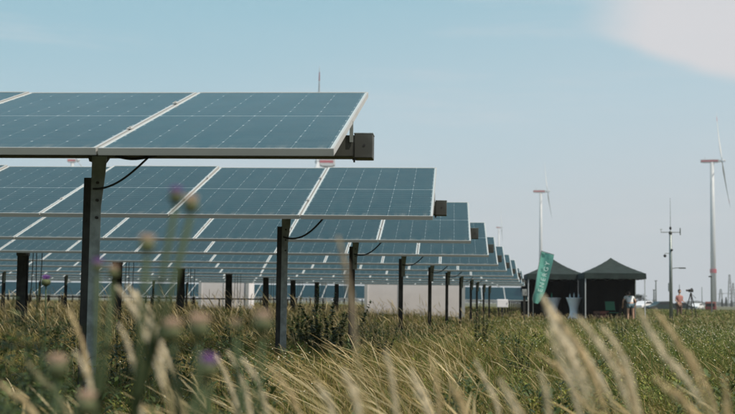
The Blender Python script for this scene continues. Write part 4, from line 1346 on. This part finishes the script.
for a in ((10, 296, 2.6, 'dark leafy weed at the far left edge, in front of the rows', True, 0.2, 170, 0.055),
          (36, 287, 3.2, 'dark leafy weed left of the front post, its top before the far posts', True, 0.13, 200, 0.05),
          (52, 300, 3.6, 'dark leafy weed just left of the front post', True, 0.14, 160, 0.05),
          (22, 340, 2.2, 'low dark leafy weed in the bottom left corner', True, 0.16, 200, 0.05),
          (318, 286, 13.0, 'dark bushy weed between the second and third posts', True, 0.55, 260, 0.10),
          (334, 292, 12.0, 'dark bushy weed touching the third post', True, 0.5, 240, 0.10),
          (300, 297, 14.0, 'low bushy weed right of the second post', True, 0.45, 220, 0.09),
          (240, 300, 9.5, 'leafy green weed left of the second post', False, 0.22, 160, 0.06),
          (120, 305, 7.5, 'leafy green weed just right of the front post', False, 0.2, 180, 0.06),
          (480, 300, 17.0, 'green weed below the stepped ends of the rows', False, 0.35, 160, 0.08),
          (381, 314, 11.0, 'small dark weed among golden grass between third and fourth posts', True, 0.2, 160, 0.06),
          (622, 312, 20.0, 'upright green weed in front of the right tent', False, 0.25, 160, 0.07),
          (520, 322, 10.0, 'green weed in the meadow below the left tent', True, 0.2, 160, 0.05),
          (456, 372, 4.6, 'dark upright weed in the golden grass at bottom centre', True, 0.06, 90, 0.035),
          (150, 372, 1.75, 'blurred leafy weed close by, right of the front post foot', False, 0.10, 130, 0.045),
          (205, 384, 1.5, 'blurred leafy weed close by beneath the purple thistle head', True, 0.10, 130, 0.045),
          (8, 392, 1.6, 'blurred leafy weed close by in the bottom left corner', True, 0.10, 130, 0.045),
          (246, 395, 1.8, 'blurred leafy weed close by left of the second post foot', True, 0.10, 120, 0.04),
          (38, 338, 1.9, 'blurred dark weed close by, left of the front post foot', True, 0.12, 120, 0.05),
          (66, 352, 2.3, 'blurred dark weed close by, touching the front post foot', True, 0.11, 120, 0.045),
          (14, 312, 2.0, 'blurred branching dark weed at the left edge, taller than its neighbours', True, 0.12, 120, 0.05),
          (240, 318, 6.0, 'grey-green weed in the meadow left of the second post', True, 0.15, 160, 0.045)):
    leafy_weed(*a)

# ------------------------------------------------------------------ foreground thistles
M['thistlestem'] = mat('thistle_stem', (0.036, 0.058, 0.018), 0.8)
M['bract'] = mat('thistle_bract', (0.10, 0.12, 0.05), 0.8, noise=0.4, nscale=90)
M['purple'] = mat('purple_florets', (0.27, 0.12, 0.40), 0.8, noise=0.3, nscale=200)
M['pinktan'] = mat('faded_pink_florets', (0.66, 0.48, 0.36), 0.85, noise=0.25, nscale=200)
def thistle(base_px, Y, heads, label, leaves=12, lsz=0.06):
    b = at(base_px, 400, Y); bx, by = b.x, Y
    t = thing('thistle_plant', label, 'thistle', (bx, by, 0), 0, 'blurred thistles close to the viewer')
    # main stem follows the first head
    tops = [at(px, py, Y + dy) - Vector((bx, by, 0)) for px, py, dy, _, _ in heads]
    main = tops[0]
    def stem_pt(u): return Vector((main.x * u ** 1.25, main.y * u, -0.02 + (main.z + 0.01) * u))
    part('stem', MB().tube([stem_pt(u / 8) for u in range(9)], [0.0050 - 0.0003 * u for u in range(9)], 8), M['thistlestem'], t, smooth=True)
    for i, (tp, (px, py, dy, colr, r)) in enumerate(zip(tops, heads)):
        r = r * 1.18
        if i:
            u0 = max(0.45, min(0.84, tp.z / main.z - 0.20))
            s0 = stem_pt(u0)
            part('branch', MB().tube([s0, s0.lerp(tp, 0.5) + Vector((0, 0, -0.012)), tp - Vector((0, 0, 0.012))], [0.0042, 0.0036, 0.0030], 7), M['thistlestem'], t, smooth=True)
        h = part('flower_head', MB().lathe([(0.25 * r, -1.1 * r), (0.85 * r, -0.7 * r), (1.0 * r, -0.1 * r), (0.72 * r, 0.35 * r)], 14, c=tp), M['bract'], t, smooth=True)
        fl = MB()
        for k in range(46):
            a = random.uniform(0, 6.28); q = random.random() ** 0.5
            p0 = tp + Vector((0.45 * r * q * math.cos(a), 0.45 * r * q * math.sin(a), 0.3 * r))
            p1 = tp + Vector((1.0 * r * q * math.cos(a), 1.0 * r * q * math.sin(a), (1.35 - 0.35 * q) * r))
            fl.tube([p0, p1], [0.09 * r, 0.06 * r], 4)
        part('florets', fl, M[colr], h)
    for k in range(leaves):
        u = 0.45 + 0.5 * k / leaves
        p0 = stem_pt(u); a = k * 2.4
        l = lsz * random.uniform(0.8, 1.3) * (1.3 - u)
        d = Vector((math.cos(a), math.sin(a), 0)); sdv = Vector((-math.sin(a), math.cos(a), 0))
        vs = []; nseg = 8
        for j in range(nseg + 1):
            v_ = j / nseg
            wj = l * 0.20 * math.sin(math.pi * min(v_ + 0.08, 1)) * (1.35 if j % 2 else 0.6) + 0.0008
            c_ = p0 + d * l * v_ + Vector((0, 0, l * (0.55 * v_ - 0.65 * v_ * v_)))
            vs += [c_ - sdv * wj, c_, c_ + sdv * wj]
            vs[-3].z += wj * 0.4; vs[-1].z += wj * 0.4
        fs = []
        for j in range(nseg):
            q = j * 3
            fs += [(q, q + 1, q + 4, q + 3), (q + 1, q + 2, q + 5, q + 4)]
        part('leaf', MB().add(vs, fs), M['thistlestem'], t)
thistle(40, 1.15, [(176, 196, 0, 'purple', 0.0066), (191, 204.5, 0.02, 'pinktan', 0.0070), (147, 244, -0.02, 'pinktan', 0.0070)], 'tall thistle close by, purple and pale heads before the second panel row', 16, 0.06)
thistle(104, 1.25, [(98, 266, 0, 'purple', 0.0058), (113, 272, 0.03, 'pinktan', 0.0056)], 'thistle close by with two small heads beside the front post', 26, 0.06)
thistle(186, 1.05, [(199, 327, 0, 'pinktan', 0.0085), (172, 331, 0.02, 'pinktan', 0.0080), (208, 367, -0.05, 'purple', 0.0075)], 'thistle close by with two tan heads and a purple one low in the picture', 60, 0.085)
thistle(226, 1.10, [(263, 323, 0, 'pinktan', 0.0080), (236, 326, 0.03, 'pinktan', 0.0045)], 'thistle close by bearing one tan head leaning right', 34, 0.07)
thistle(62, 1.10, [(57, 367, 0, 'pinktan', 0.0085), (86, 404, -0.03, 'pinktan', 0.0085)], 'low thistle close by with tan heads at bottom left', 30, 0.07)
thistle(46, 4.4, [(46, 281, 0, 'purple', 0.016)], 'single distant-looking thistle with one purple head left of the front post', 18, 0.09)

# ------------------------------------------------------------------ foreground feather grasses, each a stalk of its own
def stalk(pts_px, Y, wid, label, colr=None):
    P = [at(px, py, Y) for px, py in pts_px]
    # extend down to the ground
    lastd = (P[-1] - P[-2])
    sl_ = max(-1.2, min(1.2, lastd.x / max(-lastd.z, 0.01)))
    foot = Vector((P[-1].x + sl_ * P[-1].z * 0.45, Y + random.uniform(-0.03, 0.03), -0.01))
    base = foot.copy()
    ctrl = [foot, P[-1].lerp(foot, 0.35) + Vector((sl_ * P[-1].z * 0.09, 0, 0))] + P[::-1]
    # smooth polyline
    def cr(p0, p1, p2, p3, t):
        return 0.5 * ((2 * p1) + (-p0 + p2) * t + (2 * p0 - 5 * p1 + 4 * p2 - p3) * t * t + (-p0 + 3 * p1 - 3 * p2 + p3) * t ** 3)
    sm = []
    c_ = [ctrl[0]] + ctrl + [ctrl[-1]]
    for i in range(1, len(c_) - 2):
        for k in range(6): sm.append(cr(c_[i - 1], c_[i], c_[i + 1], c_[i + 2], k / 6) - base)
    sm.append(ctrl[-1] - base)
    t = thing('grass_stalk', label, 'grass stalk', base, 0, 'blurred feathery grass stalks close to the viewer')
    part('stem', MB().tube(sm, [0.0014] * (len(sm) - 1) + [0.0006], 5), M['stalkstem'], t)
    # seed head: bristly spikelets along the upper part
    seg = [(sm[i], sm[i + 1]) for i in range(len(sm) - 1)]
    tot = sum((b - a).length for a, b in seg)
    headlen = min(tot * 0.7, 0.15)
    n = 430
    Pp = np.zeros((n, 3)); Ln = np.zeros((n, 3)); 
    lens = np.cumsum([0] + [(b - a).length for a, b in seg])
    for i in range(n):
        s_ = tot - headlen * (i + 0.5) / n
        k = min(int(np.searchsorted(lens, s_) - 1), len(seg) - 1)
        a, b = seg[k]
        q = a.lerp(b, (s_ - lens[k]) / max((b - a).length, 1e-6))
        d = (b - a).normalized()
        u = (tot - s_) / headlen
        ww = 0.85 * wid * (math.sin(math.pi * min(1, u * 0.9 + 0.08)) ** 0.6)
        th = random.uniform(0, 6.28)
        o1 = d.orthogonal().normalized(); o2 = d.cross(o1)
        dr = (o1 * math.cos(th) + o2 * math.sin(th)) * ww * random.uniform(0.3, 1.35) + d * ww * 1.9
        Pp[i] = q; Ln[i] = dr
    # each spikelet a small double triangle
    sd1 = np.cross(Ln, rng.normal(size=(n, 3))); sd1 /= np.linalg.norm(sd1, axis=1)[:, None]
    w_ = 0.0016
    V = np.stack([Pp, Pp + Ln * 0.45 + sd1 * w_, Pp + Ln, Pp + Ln * 0.45 - sd1 * w_], 1).reshape(-1, 3)
    F = np.arange(n)[:, None] * 4 + np.array([[0, 1, 2, 3]])
    cc = np.array(colr if colr else (0.50, 0.40, 0.27)) * rng.uniform(0.75, 1.2, (n, 1))
    o = build_np('seed_head', V, [F], np.repeat(cc, 4, 0), M['straw'], t)
M['stalkstem'] = mat('straw_stem', (0.40, 0.33, 0.17), 0.7)
pale = (0.88, 0.79, 0.62); tan = (0.80, 0.66, 0.43)
ST = [([(543, 298), (556, 330), (590, 408)], 1.45, 0.0065, 'thick pale stalk crossing below the teal flag', pale),
      ([(547, 303), (570, 336), (612, 402)], 1.55, 0.0065, 'pale stalk just right of the thick one below the flag', pale),
      ([(553, 312), (580, 350), (606, 414)], 1.5, 0.006, 'tan stalk within the bundle under the left tent', tan),
      ([(548, 331), (562, 362), (577, 404)], 1.4, 0.005, 'short pale stalk left of the bundle under the tents', pale),
      ([(580, 319), (608, 358), (629, 408)], 1.5, 0.0055, 'pale stalk whose tip is below the cocktail table', pale),
      ([(602, 327), (620, 352), (636, 400)], 1.55, 0.0055, 'pale stalk whose tip is below the front tent leg', pale),
      ([(639, 310), (663, 352), (706, 412)], 1.5, 0.006, 'long pale stalk with its tip at the right tent corner', pale),
      ([(655, 311), (678, 343), (700, 386)], 1.6, 0.0055, 'long pale stalk with its tip near the weather mast foot', tan),
      ([(657, 379), (675, 396), (697, 418)], 1.35, 0.006, 'low stalk near the bottom below the mast', tan),
      ([(537, 353), (552, 364), (568, 382)], 1.9, 0.004, 'small stalk nodding left at the middle of the meadow', tan),
      ([(541, 374), (545, 390), (549, 416)], 1.4, 0.005, 'short upright stalk at the bottom under the flag', pale),
      ([(500, 380), (508, 396), (519, 418)], 1.4, 0.005, 'short stalk at bottom centre-right', pale),
      ([(724, 380), (726, 396), (727, 418)], 1.4, 0.005, 'short upright stalk in the bottom right corner', tan),
      ([(338.5, 238), (347, 275), (356, 345)], 1.35, 0.0045, 'tall upright beige stalk crossing the third post', (0.50, 0.42, 0.33)),
      ([(118, 288), (130, 305), (150, 345)], 1.5, 0.005, 'pale stalk right of the front post, tip under the far rows', pale),
      ([(129, 300), (139, 322), (158, 372)], 1.6, 0.005, 'second pale stalk right of the front post', pale),
      ([(120, 326), (130, 352), (140, 400)], 1.5, 0.005, 'lower pale stalk right of the front post', pale),
      ([(69, 311), (80, 338), (92, 388)], 1.6, 0.0045, 'golden stalk crossing the front post from the left', tan),
      ([(76, 353), (86, 374), (95, 412)], 1.4, 0.0045, 'short golden stalk at the foot of the front post', pale),
      ([(27, 362), (45, 384), (68, 414)], 1.4, 0.0045, 'grey-green stalk arching in the bottom left', (0.32, 0.32, 0.2)),
      ([(0, 384), (16, 397), (38, 420)], 1.4, 0.0045, 'tan stalk at the very bottom left corner', tan),
      ([(128, 286), (146, 318), (170, 370)], 1.7, 0.005, 'long pale stalk between front post and thistle heads', pale),
      ([(243, 360), (256, 380), (268, 414)], 1.6, 0.0045, 'pale stalk below the leaning tan thistle head', pale),
      ([(228, 352), (240, 375), (250, 412)], 1.7, 0.0045, 'pale stalk between the purple head and second post', pale),
      ([(270, 368), (285, 386), (300, 416)], 1.7, 0.0045, 'tan stalk at the foot of the second post', tan),
      ([(386, 352), (392, 378), (396, 414)], 1.5, 0.005, 'upright pale stalk at bottom centre', pale),
      ([(430, 356), (436, 380), (440, 414)], 1.7, 0.0045, 'upright tan stalk right of bottom centre', tan)]
ST += [([(545, 300), (563, 334), (598, 412)], 1.62, 0.0060, 'stalk in the middle of the pale bundle under the flag', pale),
       ([(560, 322), (584, 356), (618, 414)], 1.7, 0.0060, 'stalk on the right side of the pale bundle under the flag', pale),
       ([(136, 292), (150, 326), (166, 380)], 1.8, 0.0055, 'pale stalk behind the long one near the front post', pale),
       ([(148, 306), (160, 338), (180, 400)], 1.9, 0.0050, 'pale stalk nearest the two tan thistle heads', pale),
       ([(216, 356), (226, 376), (238, 414)], 1.8, 0.0045, 'pale stalk just right of the purple thistle head', pale),
       ([(612, 352), (624, 374), (636, 414)], 1.8, 0.0050, 'tan stalk low under the person in the white shirt', tan),
       ([(690, 352), (704, 380), (716, 414)], 1.8, 0.0045, 'tan stalk low beneath the tripod', tan)]
ST += [([(345, 372), (352, 390), (360, 416)], 1.45, 0.0070, 'fat pale seed head at the bottom just left of centre', pale),
       ([(412, 372), (420, 392), (430, 416)], 1.5, 0.0065, 'fat pale seed head at the bottom just right of centre', pale),
       ([(452, 384), (458, 398), (466, 418)], 1.4, 0.0065, 'low tan seed head at the bottom below the dark upright weed', tan),
       ([(318, 384), (326, 398), (334, 418)], 1.5, 0.0055, 'low pale stalk at the bottom left of centre', pale),
       ([(476, 362), (488, 386), (500, 416)], 1.8, 0.0050, 'pale stalk left of the short one at bottom centre-right', pale)]
for s_ in ST: stalk(*s_)
# broad blurred blades in the very bottom foreground
parts = []
n = 260
X = rng.uniform(-0.62, 0.50, n); Y = rng.uniform(1.25, 2.0, n)
H = rng.uniform(0.58, 0.73, n)
lean = np.stack([rng.normal(-0.12, 0.10, n), rng.normal(0, 0.05, n)], 1)
cc = np.where(rng.random((n, 1)) < 0.5, S1 * 0.9, G1 * 1.2) * rng.uniform(0.7, 1.2, (n, 1))
V, F, c = ribbons(np.stack([X, Y, np.zeros(n)], 1), H, rng.uniform(-0.8, 0.8, n), lean, rng.uniform(0.002, 0.004, n), cc, cc * 0.8, (0, 0.4, 0.7, 0.9, 1), (0.8, 1, 1, 0.7, 0.05), droop=0.15)
o = build_np('near_blades', V, [F], c, M['leaf'])
tag(o, 'blurred thin grass blades at the very front of the meadow', 'grass', kind='stuff')

# ------------------------------------------------------------------ far trees
def tree(px, py_top, Y, wpx, label, conifer=False, dy=0):
    top = at(px, py_top, Y); h = top.z; k = Y / FPX; hw = wpx * k / 2
    t = thing('conifer_tree' if conifer else 'broadleaf_tree', label, 'tree', (top.x, Y, 0), 0, 'far trees on the horizon')
    part('trunk', MB().tube([(0, 0, 0), (0.02 * h, 0, h * 0.4), (0, 0, h * 0.9)], [0.03 * h, 0.02 * h, 0.006 * h], 7), M['bark'], t)
    n = 1500
    if conifer:
        u = rng.random(n); z = h * (0.1 + 0.9 * u); rad = hw * (1 - u) ** 0.8 * (0.7 + 0.3 * np.sin(u * 40))
        a = rng.uniform(0, 2 * np.pi, n); r_ = rad * np.sqrt(rng.uniform(0.3, 1, n))
        P = np.stack([r_ * np.cos(a), r_ * np.sin(a), z], 1)
    else:
        cs = [(random.uniform(-0.75, 0.75) * hw, random.uniform(-0.5, 0.5) * hw, h * random.uniform(0.35, 0.85), random.uniform(0.25, 0.5)) for _ in range(9)]
        P = np.zeros((n, 3))
        for i in range(n):
            c0_, c1_, c2_, rr_ = cs[i % 9]
            d = rng.normal(size=3); d /= np.linalg.norm(d); d *= rng.random() ** 0.4
            P[i] = (c0_ + d[0] * rr_ * hw, c1_ + d[1] * rr_ * hw, min(h, c2_ + d[2] * rr_ * h * 0.5))
    sz = max(h, hw) * 0.075
    tint = np.array([0.022, 0.045, 0.020]) * rng.uniform(0.6, 1.8, (n, 1))
    a = rng.uniform(0, 2 * np.pi, n)
    lean = np.stack([np.cos(a), np.sin(a)], 1) * sz
    V, F, c = ribbons(P, np.full(n, sz) * rng.uniform(-0.4, 0.8, n), a + 1.57, lean, np.full(n, sz * 0.8), tint, tint, (0, 0.5, 1.0), (0.4, 1.0, 0.1), droop=0.1, curve=0.2)
    o = build_np('crown', V, [F], c, M['leaf'], t)
tree(640, 294, 260, 14, 'dark rounded tree behind the right side of the right tent')
tree(650, 299.5, 300, 12, 'low dark tree sloping down beside the tent tree')
tree(661, 302, 520, 16, 'long low bush behind the dark parked car')
for i, (px, py) in enumerate(((722, 299), (726, 297.5), (731.5, 300))):
    tree(px, py, 600, 4.5, ['first small dark conifer right of the rust red van', 'tallest small conifer between the lattice masts', 'last small conifer at the right edge'][i], True)
# the far wood: one low mass along the horizon
n = 16000
X = rng.uniform(-900, 900, n); Y = 1500 + rng.uniform(0, 60, n)
hmax = 3.2 + 2.0 * np.sin(X * 0.021) + 1.4 * np.sin(X * 0.083 + 1) + 0.9 * np.sin(X * 0.23)
Z = rng.random(n) ** 0.8 * np.maximum(hmax, 1.0)
a = rng.uniform(0, 2 * np.pi, n)
tint = np.array([0.035, 0.055, 0.035]) * rng.uniform(0.7, 1.4, (n, 1))
V, F, c = ribbons(np.stack([X, Y, Z], 1), np.full(n, 1.2), a, np.stack([np.cos(a), np.sin(a)], 1) * 1.2, np.full(n, 2.6), tint, tint, (0, 0.5, 1), (0.5, 1, 0.2))
o = build_np('far_wood', V, [F], c, M['leaf'])
tag(o, 'low dark line of woodland along the horizon', 'wood', kind='stuff')

# ------------------------------------------------------------------ summer haze
hz = MB().box(-2500, 2500, -60, 3200, -1.0, 260).mesh('haze')
hm = bpy.data.materials.new('haze_air')
hm.use_nodes = True
nt = hm.node_tree
nt.nodes.clear()
pv = N('ShaderNodeVolumePrincipled')
pv.inputs['Color'].default_value = (0.93, 0.96, 1.0, 1)
pv.inputs['Density'].default_value = 0.00026
oo = N('ShaderNodeOutputMaterial')
L(pv.outputs[0], oo.inputs['Volume'])
hz.materials.append(hm)
o = link('haze', hz)
tag(o, 'thin summer haze in the air over the meadow', None, kind='stuff')
